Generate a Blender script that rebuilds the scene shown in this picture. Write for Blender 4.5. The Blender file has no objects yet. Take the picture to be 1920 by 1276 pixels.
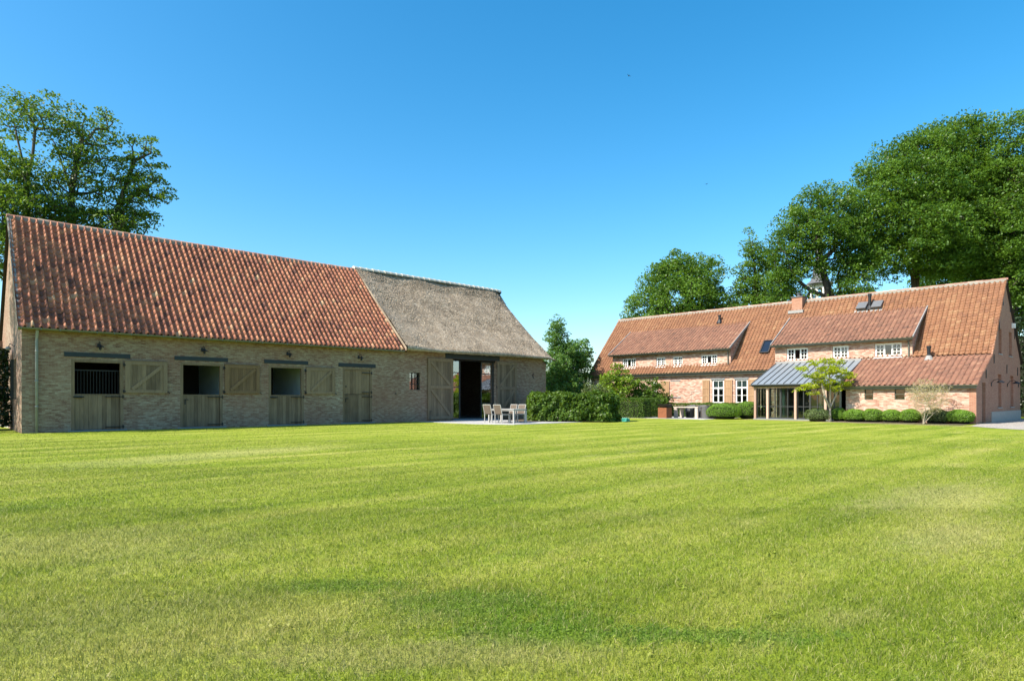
import bpy, bmesh, math, random
import numpy as np
from mathutils import Vector, Matrix, noise
from mathutils.geometry import tessellate_polygon

SC = bpy.context.scene
COL = SC.collection
RAD = math.radians
EYE = 1.25                      # camera height, ground at z = 0
YAW = RAD(45.94)                # the barn runs along +X, the house along +Y
FW = Vector((math.cos(YAW), math.sin(YAW), 0))
RT = Vector((math.sin(YAW), -math.cos(YAW), 0))

# ---------------------------------------------------------------- camera, light, sky
cd = bpy.data.cameras.new("camera")
cam = bpy.data.objects.new("camera", cd)
COL.objects.link(cam)
cam.location = (0, 0, EYE)
cam.rotation_euler = (RAD(90), 0, YAW - RAD(90))
cd.sensor_width = 36.0
cd.lens = 23.04
cd.shift_y = 110 / 1920
cd.clip_start = 0.05
cd.clip_end = 3000
SC.camera = cam

SUN_EL, SUN_AZ = RAD(45), RAD(165)   # azimuth measured from +X towards +Y
sun_dir = Vector((math.cos(SUN_AZ) * math.cos(SUN_EL), math.sin(SUN_AZ) * math.cos(SUN_EL), math.sin(SUN_EL)))
sl = bpy.data.lights.new("sun", 'SUN')
sl.energy = 5.0
sl.angle = RAD(0.53)
sl.color = (1.0, 0.92, 0.79)
so = bpy.data.objects.new("sun", sl)
COL.objects.link(so)
so.location = (0, 0, 60)
so.rotation_euler = sun_dir.to_track_quat('Z', 'Y').to_euler()

W = bpy.data.worlds.new("World")
SC.world = W
W.use_nodes = True
wn = W.node_tree
wn.nodes.clear()
sky = wn.nodes.new('ShaderNodeTexSky')
sky.sky_type = 'NISHITA'
sky.sun_disc = False
sky.sun_elevation = SUN_EL
sky.sun_rotation = RAD(90) - SUN_AZ
sky.altitude = 0
sky.air_density = 1.0
sky.dust_density = 1.25
sky.ozone_density = 2.5
hsv = wn.nodes.new('ShaderNodeHueSaturation')
hsv.inputs['Saturation'].default_value = 1.41
hsv.inputs['Value'].default_value = 1.0
hsv.inputs['Hue'].default_value = 0.488
bg = wn.nodes.new('ShaderNodeBackground')
bg.inputs['Strength'].default_value = 0.135
wo = wn.nodes.new('ShaderNodeOutputWorld')
wn.links.new(sky.outputs[0], hsv.inputs['Color'])
wn.links.new(hsv.outputs[0], bg.inputs[0])
wn.links.new(bg.outputs[0], wo.inputs[0])

vs = SC.view_settings
vs.view_transform = 'Standard'
vs.look = 'None'
vs.gamma = 1.0
vs.exposure = 0.93
try:
    SC.cycles.max_bounces = 8
    SC.cycles.transparent_max_bounces = 16
    SC.cycles.use_adaptive_sampling = True
    SC.cycles.adaptive_threshold = 0.006
    SC.cycles.sample_clamp_indirect = 4.0
except Exception:
    pass

# ---------------------------------------------------------------- node helpers
def new_mat(name):
    m = bpy.data.materials.new(name)
    m.use_nodes = True
    nt = m.node_tree
    nt.nodes.clear()
    out = nt.nodes.new('ShaderNodeOutputMaterial')
    b = nt.nodes.new('ShaderNodeBsdfPrincipled')
    nt.links.new(b.outputs[0], out.inputs[0])
    return m, nt, b, out

def nd(nt, typ, ins=None, **props):
    n = nt.nodes.new(typ)
    for k, v in props.items():
        setattr(n, k, v)
    for k, v in (ins or {}).items():
        s = n.inputs[k]
        if isinstance(v, bpy.types.NodeSocket):
            nt.links.new(v, s)
        else:
            s.default_value = v
    return n

def mth(nt, op, a, b=None, c=None, clamp=False):
    n = nt.nodes.new('ShaderNodeMath')
    n.operation = op
    n.use_clamp = clamp
    for i, v in enumerate((a, b, c)):
        if v is None:
            continue
        if isinstance(v, bpy.types.NodeSocket):
            nt.links.new(v, n.inputs[i])
        else:
            n.inputs[i].default_value = v
    return n.outputs[0]

def mix(nt, fac, a, b, mode='MIX'):
    n = nt.nodes.new('ShaderNodeMix')
    n.data_type = 'RGBA'
    n.blend_type = mode
    for s, v in ((n.inputs[0], fac), (n.inputs[6], a), (n.inputs[7], b)):
        if isinstance(v, bpy.types.NodeSocket):
            nt.links.new(v, s)
        elif isinstance(v, (int, float)):
            s.default_value = v
        else:
            s.default_value = (*v[:3], 1)
    return n.outputs[2]

def ramp(nt, fac, stops, interp='LINEAR'):
    n = nt.nodes.new('ShaderNodeValToRGB')
    cr = n.color_ramp
    cr.interpolation = interp
    while len(cr.elements) < len(stops):
        cr.elements.new(0.5)
    for e, (p, c) in zip(cr.elements, stops):
        e.position = p
        e.color = (*c, 1) if len(c) == 3 else c
    nt.links.new(fac, n.inputs[0])
    return n.outputs[0]

def g3(v):
    return (v, v, v)

def noi(nt, vec, scale, detail=3, rough=0.55):
    return nd(nt, 'ShaderNodeTexNoise', {'Vector': vec, 'Scale': scale, 'Detail': detail, 'Roughness': rough}).outputs[0]

def pos(nt):
    return nd(nt, 'ShaderNodeNewGeometry').outputs['Position']

def attr(nt, name='tint'):
    return nd(nt, 'ShaderNodeAttribute', attribute_name=name).outputs['Fac']

def vscale(nt, vec, s):
    return nd(nt, 'ShaderNodeVectorMath', {0: vec, 1: s}, operation='MULTIPLY').outputs[0]

def bump(nt, b, h, strength=0.5, dist=0.01):
    n = nd(nt, 'ShaderNodeBump', {'Height': h, 'Strength': strength, 'Distance': dist})
    nt.links.new(n.outputs[0], b.inputs['Normal'])

# ---------------------------------------------------------------- materials
def brick_mat(name, stops, mortar, bw=0.20, bh=0.058, redzone=None, mort=0.006, kv=0.32):
    m, nt, b, _ = new_mat(name)
    geo = nd(nt, 'ShaderNodeNewGeometry')
    P = geo.outputs['Position']
    sp = nd(nt, 'ShaderNodeSeparateXYZ', {0: P})
    sn = nd(nt, 'ShaderNodeSeparateXYZ', {0: geo.outputs['True Normal']})
    side = mth(nt, 'GREATER_THAN', mth(nt, 'ABSOLUTE', sn.outputs[0]), 0.7)
    u = mth(nt, 'ADD', mth(nt, 'MULTIPLY', sp.outputs[1], side),
            mth(nt, 'MULTIPLY', sp.outputs[0], mth(nt, 'SUBTRACT', 1.0, side)))
    wob = nd(nt, 'ShaderNodeTexNoise', {'Vector': P, 'Scale': 5.0, 'Detail': 2.0}).outputs['Color']
    vec = nd(nt, 'ShaderNodeCombineXYZ', {0: u, 1: sp.outputs[2]}).outputs[0]
    vec = nd(nt, 'ShaderNodeVectorMath', {0: wob, 1: (0.01, 0.002, 0), 2: vec}, operation='MULTIPLY_ADD').outputs[0]
    br = nd(nt, 'ShaderNodeTexBrick', {'Vector': vec, 'Color1': (0, 0, 0, 1), 'Color2': (1, 1, 1, 1), 'Mortar': (0.5, 0.5, 0.5, 1),
            'Scale': 1.0, 'Mortar Size': mort, 'Mortar Smooth': 0.4, 'Bias': 0.0, 'Brick Width': bw, 'Row Height': bh})
    br.offset = 0.5
    val = nd(nt, 'ShaderNodeSeparateColor', {0: br.outputs['Color']}).outputs[0]
    n1 = noi(nt, P, 0.55, 4)
    n2 = noi(nt, P, 26.0, 3)
    nb = noi(nt, vscale(nt, vec, (4.6, 15.0, 1.0)), 1.0, 2, 0.6)
    nb = mth(nt, 'ADD', mth(nt, 'MULTIPLY', mth(nt, 'SUBTRACT', nb, 0.5), 1.2), 0.5)
    val = mth(nt, 'ADD', mth(nt, 'MULTIPLY', val, kv), mth(nt, 'MULTIPLY', nb, 1 - kv))
    f = mth(nt, 'ADD', val, mth(nt, 'MULTIPLY', mth(nt, 'SUBTRACT', n1, 0.5), 0.55))
    f = mth(nt, 'ADD', f, mth(nt, 'MULTIPLY', mth(nt, 'SUBTRACT', n2, 0.5), 0.25), clamp=True)
    col = ramp(nt, f, stops)
    if redzone:
        n3 = noi(nt, P, 0.33, 2)
        z = ramp(nt, n3, [(0.46, (0, 0, 0)), (0.66, (1, 1, 1))])
        col = mix(nt, mth(nt, 'MULTIPLY', z, 0.6), col, mix(nt, 0.65, col, redzone))
    stain = noi(nt, vscale(nt, P, (1.0, 1.0, 0.35)), 1.7, 5)
    col = mix(nt, ramp(nt, stain, [(0.4, (0, 0, 0)), (0.8, (0.35, 0.35, 0.35))]), col, mix(nt, 0.5, col, (0.10, 0.085, 0.07)))
    mcol = mix(nt, n2, [c * 0.75 for c in mortar], mortar)
    col = mix(nt, br.outputs['Fac'], col, mcol)
    nt.links.new(col, b.inputs['Base Color'])
    b.inputs['Roughness'].default_value = 0.9
    b.inputs['Specular IOR Level'].default_value = 0.2
    h = mth(nt, 'ADD', mth(nt, 'MULTIPLY', mth(nt, 'SUBTRACT', 1.0, br.outputs['Fac']), 1.0), mth(nt, 'MULTIPLY', n2, 0.6))
    bump(nt, b, h, 0.22, 0.006)
    return m

def wood_mat(name, c0, c1, rough=0.75):
    m, nt, b, _ = new_mat(name)
    P = pos(nt)
    n = noi(nt, vscale(nt, P, (30, 30, 2.2)), 1.0, 4)
    n2 = noi(nt, P, 1.3, 2)
    f = mth(nt, 'ADD', mth(nt, 'MULTIPLY', n, 0.65), mth(nt, 'MULTIPLY', attr(nt), 0.36))
    f = mth(nt, 'ADD', f, -0.02)
    f = mth(nt, 'ADD', f, mth(nt, 'MULTIPLY', mth(nt, 'SUBTRACT', n2, 0.5), 0.4), clamp=True)
    col = ramp(nt, f, [(0.25, c0), (0.75, c1)])
    nt.links.new(col, b.inputs['Base Color'])
    b.inputs['Roughness'].default_value = rough
    b.inputs['Specular IOR Level'].default_value = 0.25
    bump(nt, b, n, 0.35, 0.004)
    return m

def tile_mat(name, stops, lichen, amount=0.35):
    m, nt, b, _ = new_mat(name)
    P = pos(nt)
    big = noi(nt, P, 0.45, 4)
    f = mth(nt, 'ADD', attr(nt), mth(nt, 'MULTIPLY', mth(nt, 'SUBTRACT', big, 0.5), 0.7), clamp=True)
    col = ramp(nt, f, stops)
    f = mth(nt, 'ADD', f, mth(nt, 'MULTIPLY', mth(nt, 'SUBTRACT', noi(nt, P, 2.6, 4, 0.6), 0.5), 0.5), clamp=True)
    col = ramp(nt, f, stops)
    fine = noi(nt, P, 13.0, 5, 0.65)
    spots = ramp(nt, fine, [(0.5, (0, 0, 0)), (0.72, (1, 1, 1))])
    col = mix(nt, mth(nt, 'MULTIPLY', spots, amount), col, lichen)
    col = mix(nt, mth(nt, 'MULTIPLY', noi(nt, P, 45.0, 2), 0.35), col, mix(nt, 0.5, col, (0.06, 0.04, 0.03)))
    nt.links.new(col, b.inputs['Base Color'])
    b.inputs['Roughness'].default_value = 0.72
    b.inputs['Specular IOR Level'].default_value = 0.3
    bump(nt, b, fine, 0.3, 0.008)
    return m

def plain_mat(name, col, rough=0.6, metal=0.0, var=0.25, scale=6.0, spec=0.4, bmp=0.1):
    m, nt, b, _ = new_mat(name)
    P = pos(nt)
    n = noi(nt, P, scale, 4)
    c = mix(nt, n, [x * (1 - var) for x in col], [min(1, x * (1 + var)) for x in col])
    nt.links.new(c, b.inputs['Base Color'])
    b.inputs['Roughness'].default_value = rough
    b.inputs['Metallic'].default_value = metal
    b.inputs['Specular IOR Level'].default_value = spec
    if bmp:
        bump(nt, b, noi(nt, P, scale * 8, 3), bmp, 0.003)
    return m

def glass_mat(name, tint=(0.75, 0.8, 0.78), gain=1.9):
    m, nt, b, out = new_mat(name)
    nt.nodes.remove(b)
    P = pos(nt)
    nn = noi(nt, P, 1.8, 2)
    bp = nd(nt, 'ShaderNodeBump', {'Height': nn, 'Strength': 0.12, 'Distance': 0.02}).outputs[0]
    fr = nd(nt, 'ShaderNodeFresnel', {'IOR': 1.5, 'Normal': bp}).outputs[0]
    fr = mth(nt, 'MULTIPLY', fr, gain, clamp=True)
    tr = nd(nt, 'ShaderNodeBsdfTransparent', {'Color': (*tint, 1)}).outputs[0]
    gl = nd(nt, 'ShaderNodeBsdfGlossy', {'Color': (0.95, 0.97, 1, 1), 'Roughness': 0.015, 'Normal': bp}).outputs[0]
    mx = nd(nt, 'ShaderNodeMixShader', {0: fr, 1: tr, 2: gl}).outputs[0]
    nt.links.new(mx, out.inputs[0])
    return m

def leaf_mat(name, dark, light, trans=0.35, gloss=0.45):
    m, nt, b, out = new_mat(name)
    P = pos(nt)
    n = noi(nt, P, 0.8, 3)
    f = mth(nt, 'ADD', mth(nt, 'MULTIPLY', attr(nt), 0.75), mth(nt, 'MULTIPLY', mth(nt, 'SUBTRACT', n, 0.38), 0.6), clamp=True)
    col = mix(nt, f, dark, light)
    nt.links.new(col, b.inputs['Base Color'])
    b.inputs['Roughness'].default_value = gloss
    b.inputs['Specular IOR Level'].default_value = 0.35
    tc = mix(nt, 0.5, col, [min(1, light[0] * 1.9), min(1, light[1] * 1.7), light[2] * 0.7])
    tl = nd(nt, 'ShaderNodeBsdfTranslucent', {'Color': tc}).outputs[0]
    mx = nd(nt, 'ShaderNodeMixShader', {0: trans, 1: b.outputs[0], 2: tl}).outputs[0]
    nt.links.new(mx, out.inputs[0])
    return m

def bark_mat(name, c0, c1):
    m, nt, b, _ = new_mat(name)
    P = pos(nt)
    n = noi(nt, vscale(nt, P, (7, 7, 1.6)), 1.0, 5)
    nt.links.new(ramp(nt, n, [(0.3, c0), (0.7, c1)]), b.inputs['Base Color'])
    b.inputs['Roughness'].default_value = 0.95
    bump(nt, b, n, 0.8, 0.03)
    return m

# colour of the lawn, shared by the soil sheet and the blades of grass
def lawn_colour(nt, P):
    sp = nd(nt, 'ShaderNodeSeparateXYZ', {0: P})
    flat = nd(nt, 'ShaderNodeCombineXYZ', {0: sp.outputs[0], 1: sp.outputs[1]}).outputs[0]
    warp = noi(nt, flat, 0.16, 2)
    ys = mth(nt, 'ADD', sp.outputs[1], mth(nt, 'MULTIPLY', warp, 0.7))
    st = mth(nt, 'SINE', mth(nt, 'MULTIPLY', ys, 2 * math.pi / 1.7))
    st2 = mth(nt, 'SINE', mth(nt, 'MULTIPLY', ys, 2 * math.pi / 0.85))
    big = noi(nt, flat, 0.22, 5)
    mid = noi(nt, vscale(nt, flat, (0.30, 1.25, 1)), 1.0, 6, 0.62)
    fine = noi(nt, flat, 9.0, 5, 0.7)
    micro = noi(nt, flat, 60.0, 2, 0.7)
    f = mth(nt, 'ADD', mth(nt, 'MULTIPLY', mth(nt, 'SUBTRACT', big, 0.5), 0.5), 0.5)
    f = mth(nt, 'ADD', f, mth(nt, 'MULTIPLY', mth(nt, 'SUBTRACT', mid, 0.5), 0.75))
    f = mth(nt, 'ADD', f, mth(nt, 'MULTIPLY', mth(nt, 'SUBTRACT', fine, 0.5), 0.75))
    st = mth(nt, 'MULTIPLY', st, ramp(nt, noi(nt, vscale(nt, flat, (0.12, 0.4, 1)), 1.0, 2), [(0.4, (0.05, 0.05, 0.05)), (0.66, (1, 1, 1))]))
    f = mth(nt, 'ADD', f, mth(nt, 'MULTIPLY', st, 0.17))
    f = mth(nt, 'ADD', f, mth(nt, 'MULTIPLY', mth(nt, 'POWER', mth(nt, 'MAXIMUM', st2, 0.0), 3.0), -0.09))
    f = mth(nt, 'ADD', f, mth(nt, 'MULTIPLY', mth(nt, 'SUBTRACT', micro, 0.5), 0.5), clamp=True)
    col = ramp(nt, f, LAWN_STOPS)
    dry = ramp(nt, noi(nt, vscale(nt, flat, (0.6, 1.1, 1)), 0.95, 7, 0.66), [(0.56, (0, 0, 0)), (0.70, (1, 1, 1))])
    col = mix(nt, mth(nt, 'MULTIPLY', dry, 0.55), col, mix(nt, 0.6, col, (0.46, 0.40, 0.17)))
    lush = ramp(nt, noi(nt, vscale(nt, P, (0.5, 1.2, 0)), 0.7, 6, 0.62), [(0.56, (0, 0, 0)), (0.68, (1, 1, 1))])
    col = mix(nt, mth(nt, 'MULTIPLY', lush, 0.6), col, mix(nt, 0.6, col, (0.125, 0.22, 0.022)))
    # lush green patch in the foreground
    def patch(cx, cy, rx, ry, ang):
        v = nd(nt, 'ShaderNodeVectorMath', {0: flat, 1: (cx, cy, 0)}, operation='SUBTRACT').outputs[0]
        v = nd(nt, 'ShaderNodeVectorRotate', {'Vector': v, 'Angle': -ang}, rotation_type='Z_AXIS').outputs[0]
        v = vscale(nt, v, (1 / rx, 1 / ry, 0))
        d = nd(nt, 'ShaderNodeVectorMath', {0: v}, operation='LENGTH').outputs['Value']
        d = mth(nt, 'ADD', d, mth(nt, 'MULTIPLY', mth(nt, 'SUBTRACT', mid, 0.5), 1.5))
        d = mth(nt, 'ADD', d, mth(nt, 'MULTIPLY', mth(nt, 'SUBTRACT', fine, 0.5), 2.6))
        return ramp(nt, d, [(0.45, (1, 1, 1)), (1.0, (0, 0, 0))])
    for (cx, cy, rx, ry, ang, cc, k) in LAWN_PATCHES:
        col = mix(nt, mth(nt, 'MULTIPLY', patch(cx, cy, rx, ry, ang), k), col, mix(nt, 0.75, col, cc))
    return col

LAWN_STOPS = [(0.08, (0.088, 0.145, 0.011)), (0.38, (0.193, 0.254, 0.020)), (0.62, (0.288, 0.325, 0.044)), (0.95, (0.46, 0.41, 0.14))]
def gpos(d, lat):
    p = FW * d + RT * lat
    return p.x, p.y
LAWN_PATCHES = [
    (*gpos(4.36, -1.15), 0.62, 0.20, YAW - RAD(90), (0.105, 0.200, 0.014), 0.95),
    (*gpos(3.98, -0.25), 0.85, 0.36, YAW - RAD(90) - RAD(12), (0.105, 0.200, 0.014), 0.95),
    (*gpos(3.50, 0.20), 0.75, 0.26, YAW - RAD(90), (0.11, 0.205, 0.016), 0.9),
    (*gpos(3.45, 1.0), 0.7, 0.16, YAW - RAD(90), (0.10, 0.20, 0.02), 0.85),
    (*gpos(3.6, -2.0), 1.6, 0.9, YAW - RAD(90), (0.34, 0.315, 0.10), 0.5),
    (*gpos(3.2, -0.4), 1.0, 0.25, YAW - RAD(90), (0.36, 0.33, 0.12), 0.6),
    (*gpos(5.6, -3.6), 1.6, 1.0, YAW - RAD(90), (0.34, 0.32, 0.11), 0.55),
    (*gpos(8.5, 5.6), 2.2, 0.8, 0.0, (0.42, 0.38, 0.16), 0.6),
    (*gpos(6.0, 4.1), 1.6, 0.5, 0.0, (0.42, 0.38, 0.16), 0.6),
    (*gpos(15, -6.5), 4.5, 1.2, 0.2, (0.44, 0.42, 0.17), 0.5),
]
def lawn_mat():
    m, nt, b, _ = new_mat("lawn_soil")
    P = pos(nt)
    col = lawn_colour(nt, P)
    nt.links.new(col, b.inputs['Base Color'])
    b.inputs['Roughness'].default_value = 0.9
    b.inputs['Specular IOR Level'].default_value = 0.1
    h = mth(nt, 'ADD', noi(nt, P, 55.0, 3, 0.7), mth(nt, 'MULTIPLY', noi(nt, P, 9.0, 3), 0.8))
    bump(nt, b, h, 0.9, 0.03)
    return m

def blade_mat():
    m, nt, b, out = new_mat("grass_blade")
    col = lawn_colour(nt, pos(nt))
    t = attr(nt)
    col = mix(nt, ramp(nt, t, [(0.0, (1, 1, 1)), (0.4, (0, 0, 0))]), col, mix(nt, 0.65, col, (0.035, 0.085, 0.010)))
    col = mix(nt, ramp(nt, t, [(0.74, (0, 0, 0)), (0.95, (0.8, 0.8, 0.8))]), col, (0.42, 0.37, 0.17))
    nt.links.new(col, b.inputs['Base Color'])
    b.inputs['Roughness'].default_value = 0.5
    b.inputs['Specular IOR Level'].default_value = 0.3
    tl = nd(nt, 'ShaderNodeBsdfTranslucent', {'Color': col}).outputs[0]
    mx = nd(nt, 'ShaderNodeMixShader', {0: 0.35, 1: b.outputs[0], 2: tl}).outputs[0]
    nt.links.new(mx, out.inputs[0])
    return m

M = {}
M['barn_brick'] = brick_mat("barn_brick", [(0.12, (0.10, 0.05, 0.038)), (0.32, (0.20, 0.112, 0.080)), (0.5, (0.262, 0.185, 0.132)), (0.66, (0.32, 0.252, 0.186)), (0.8, (0.39, 0.325, 0.245)), (0.95, (0.62, 0.57, 0.48))], (0.32, 0.25, 0.185), redzone=(0.27, 0.12, 0.08))
M['house_brick'] = brick_mat("house_brick", [(0.05, (0.25, 0.105, 0.07)), (0.3, (0.38, 0.20, 0.145)), (0.52, (0.47, 0.295, 0.22)), (0.75, (0.53, 0.375, 0.295)), (0.95, (0.60, 0.49, 0.40))], (0.48, 0.345, 0.265), kv=0.75)
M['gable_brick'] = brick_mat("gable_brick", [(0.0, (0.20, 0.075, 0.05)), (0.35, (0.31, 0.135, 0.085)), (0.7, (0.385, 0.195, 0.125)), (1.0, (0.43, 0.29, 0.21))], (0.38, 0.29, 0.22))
M['barn_tile'] = tile_mat("barn_tile", [(0.0, (0.14, 0.056, 0.042)), (0.25, (0.30, 0.108, 0.068)), (0.55, (0.45, 0.170, 0.096)), (0.85, (0.55, 0.245, 0.135)), (1.0, (0.57, 0.37, 0.22))], (0.52, 0.42, 0.31), 0.22)
M['house_tile'] = tile_mat("house_tile", [(0.0, (0.105, 0.047, 0.031)), (0.3, (0.185, 0.080, 0.041)), (0.65, (0.245, 0.109, 0.053)), (1.0, (0.31, 0.175, 0.09))], (0.36, 0.30, 0.20), 0.22)
M['mossy_tile'] = tile_mat("mossy_tile", [(0.0, (0.10, 0.05, 0.036)), (0.35, (0.17, 0.078, 0.052)), (0.7, (0.235, 0.11, 0.07)), (1.0, (0.30, 0.17, 0.11))], (0.22, 0.20, 0.13), 0.4)
M['oak'] = wood_mat("grey_oak", (0.125, 0.086, 0.054), (0.265, 0.188, 0.12))
M['oak_warm'] = wood_mat("warm_oak", (0.115, 0.068, 0.036), (0.225, 0.138, 0.074))
M['shutter_wood'] = wood_mat("shutter_wood", (0.28, 0.165, 0.088), (0.40, 0.255, 0.145))
M['post_wood'] = wood_mat("post_wood", (0.34, 0.22, 0.17), (0.50, 0.36, 0.29))
M['black_iron'] = plain_mat("black_iron", (0.012, 0.013, 0.015), 0.5)
M['lintel'] = plain_mat("lintel_blue_black", (0.016, 0.024, 0.033), 0.55)
M['dark_frame'] = plain_mat("dark_frame", (0.03, 0.033, 0.034), 0.45)
M['gutter'] = plain_mat("zinc_gutter", (0.15, 0.155, 0.125), 0.5, 0.35)
M['pipe'] = plain_mat("zinc_pipe", (0.24, 0.25, 0.25), 0.55, 0.0)
M['zinc'] = plain_mat("zinc_sheet", (0.225, 0.26, 0.29), 0.45, 0.25, var=0.15, scale=2.0)
M['lead'] = plain_mat("lead_flashing", (0.26, 0.255, 0.245), 0.7)
M['white_paint'] = plain_mat("white_paint", (0.80, 0.80, 0.77), 0.4, var=0.05)
M['mortar'] = plain_mat("ridge_mortar", (0.26, 0.24, 0.21), 0.95, var=0.4)
M['ridge_tile'] = tile_mat("ridge_tile", [(0.0, (0.26, 0.12, 0.08)), (0.5, (0.42, 0.24, 0.17)), (1.0, (0.46, 0.34, 0.26))], (0.42, 0.37, 0.30), 0.5)
M['pale_ridge'] = plain_mat("pale_ridge_tile", (0.46, 0.43, 0.37), 0.9, var=0.35, scale=4.0)
M['stall_wall'] = plain_mat("stall_wall", (0.62, 0.72, 0.72), 0.6, var=0.15, scale=1.5)
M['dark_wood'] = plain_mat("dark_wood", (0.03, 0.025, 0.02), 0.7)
M['concrete'] = plain_mat("concrete", (0.38, 0.37, 0.35), 0.9)
M['bluestone'] = plain_mat("bluestone", (0.20, 0.215, 0.225), 0.75)
M['plinth'] = plain_mat("pale_plinth", (0.36, 0.32, 0.28), 0.9)
M['glass'] = glass_mat("window_glass")
M['roof_glass'] = plain_mat('roof_window_glass', (0.012, 0.02, 0.035), 0.08, spec=0.35, bmp=0)
M['leaf_yew'] = leaf_mat('yew_leaf', (0.006, 0.016, 0.005), (0.025, 0.05, 0.012), 0.1)
M['vent_metal'] = plain_mat('vent_metal', (0.16, 0.165, 0.17), 0.5, 0.3)
M['barn_glass'] = glass_mat('barn_glass', (0.5, 0.55, 0.55), 8.0)
M['green_glass'] = glass_mat("green_glass", (0.55, 0.66, 0.60))
M['interior'] = plain_mat("interior_plaster", (0.20, 0.20, 0.185), 0.9)
M['curtain'] = plain_mat("pale_curtain", (0.55, 0.62, 0.52), 0.9)
M['blind'] = plain_mat("pale_blind", (0.42, 0.50, 0.44), 0.9)
M['chair_white'] = plain_mat("white_powder_coat", (0.37, 0.37, 0.355), 0.4, var=0.05)
M['taupe'] = plain_mat("taupe_mesh_fabric", (0.115, 0.09, 0.068), 0.9)
M['wicker'] = plain_mat("grey_wicker", (0.10, 0.10, 0.098), 0.85, scale=20)
M['teak'] = plain_mat("weathered_teak", (0.46, 0.39, 0.33), 0.8)
M['corten'] = plain_mat("rusty_steel", (0.21, 0.075, 0.032), 0.85, var=0.5, scale=9)
M['black_steel'] = plain_mat("black_steel", (0.025, 0.022, 0.02), 0.6)
M['teal'] = plain_mat("teal_plastic", (0.04, 0.27, 0.23), 0.4)
M['bird'] = plain_mat("bird_feather", (0.015, 0.015, 0.018), 0.7)
M['slate'] = plain_mat("slate", (0.10, 0.10, 0.105), 0.6, var=0.4, scale=3)
M['stone_white'] = plain_mat("white_stone", (0.60, 0.60, 0.58), 0.8)
M['gable_door'] = wood_mat("gable_door_wood", (0.06, 0.065, 0.045), (0.13, 0.135, 0.10))
M['hose'] = plain_mat("clay_pot", (0.40, 0.27, 0.14), 0.8)
M['leaf_dark'] = leaf_mat("oak_leaf", (0.032, 0.090, 0.012), (0.135, 0.25, 0.028))
M['leaf_beech'] = leaf_mat("beech_leaf", (0.034, 0.092, 0.012), (0.145, 0.25, 0.030))
M['leaf_mid'] = leaf_mat("poplar_leaf", (0.05, 0.13, 0.03), (0.15, 0.28, 0.06))
M['leaf_bright'] = leaf_mat("maple_leaf", (0.11, 0.21, 0.02), (0.25, 0.36, 0.035))
M['leaf_gold'] = leaf_mat("golden_leaf", (0.23, 0.33, 0.012), (0.44, 0.50, 0.02), 0.5)
M['leaf_box'] = leaf_mat("box_leaf", (0.085, 0.18, 0.016), (0.20, 0.35, 0.035), 0.3)
M['leaf_hedge'] = leaf_mat("hedge_leaf", (0.026, 0.070, 0.009), (0.125, 0.215, 0.022), 0.3, 0.5)
M['leaf_grey'] = leaf_mat("grey_leaf", (0.075, 0.12, 0.035), (0.17, 0.22, 0.075), 0.25)
M['leaf_pale'] = leaf_mat("pale_bud", (0.30, 0.29, 0.13), (0.48, 0.43, 0.22))
M['bark'] = bark_mat("bark", (0.03, 0.024, 0.018), (0.085, 0.07, 0.052))
M['bark_pale'] = bark_mat("pale_bark", (0.24, 0.20, 0.15), (0.46, 0.40, 0.31))
M['bark_grey'] = bark_mat("grey_bark", (0.045, 0.042, 0.034), (0.12, 0.108, 0.085))
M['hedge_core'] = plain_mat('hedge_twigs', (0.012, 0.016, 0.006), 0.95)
M['lawn'] = lawn_mat()
M['blade'] = blade_mat()

def thatch_mat():
    m, nt, b, _ = new_mat("thatch")
    P = pos(nt)
    a = noi(nt, P, 34.0, 3, 0.75)
    c = noi(nt, P, 1.1, 4)
    f = mth(nt, 'ADD', mth(nt, 'MULTIPLY', attr(nt), 0.55), mth(nt, 'MULTIPLY', a, 0.35))
    f = mth(nt, 'ADD', f, mth(nt, 'MULTIPLY', mth(nt, 'SUBTRACT', c, 0.47), 0.6), clamp=True)
    col = ramp(nt, f, [(0.1, (0.085, 0.064, 0.044)), (0.45, (0.285, 0.232, 0.172)), (0.8, (0.48, 0.405, 0.315)), (1.0, (0.63, 0.55, 0.44))])
    nt.links.new(col, b.inputs['Base Color'])
    b.inputs['Roughness'].default_value = 0.95
    b.inputs['Specular IOR Level'].default_value = 0.15
    bump(nt, b, a, 0.5, 0.03)
    return m
M['thatch'] = thatch_mat()

def paving_mat():
    m, nt, b, _ = new_mat("patio_paving")
    P = pos(nt)
    br = nd(nt, 'ShaderNodeTexBrick', {'Vector': P, 'Color1': (0.36, 0.36, 0.36, 1), 'Color2': (0.46, 0.455, 0.44, 1), 'Mortar': (0.22, 0.21, 0.19, 1),
            'Scale': 1.0, 'Mortar Size': 0.008, 'Brick Width': 0.8, 'Row Height': 0.8})
    br.offset = 0.0
    col = mix(nt, mth(nt, 'MULTIPLY', noi(nt, P, 4.0, 5), 0.5), br.outputs['Color'], (0.25, 0.24, 0.22))
    nt.links.new(col, b.inputs['Base Color'])
    b.inputs['Roughness'].default_value = 0.85
    return m
M['paving'] = paving_mat()

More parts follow.
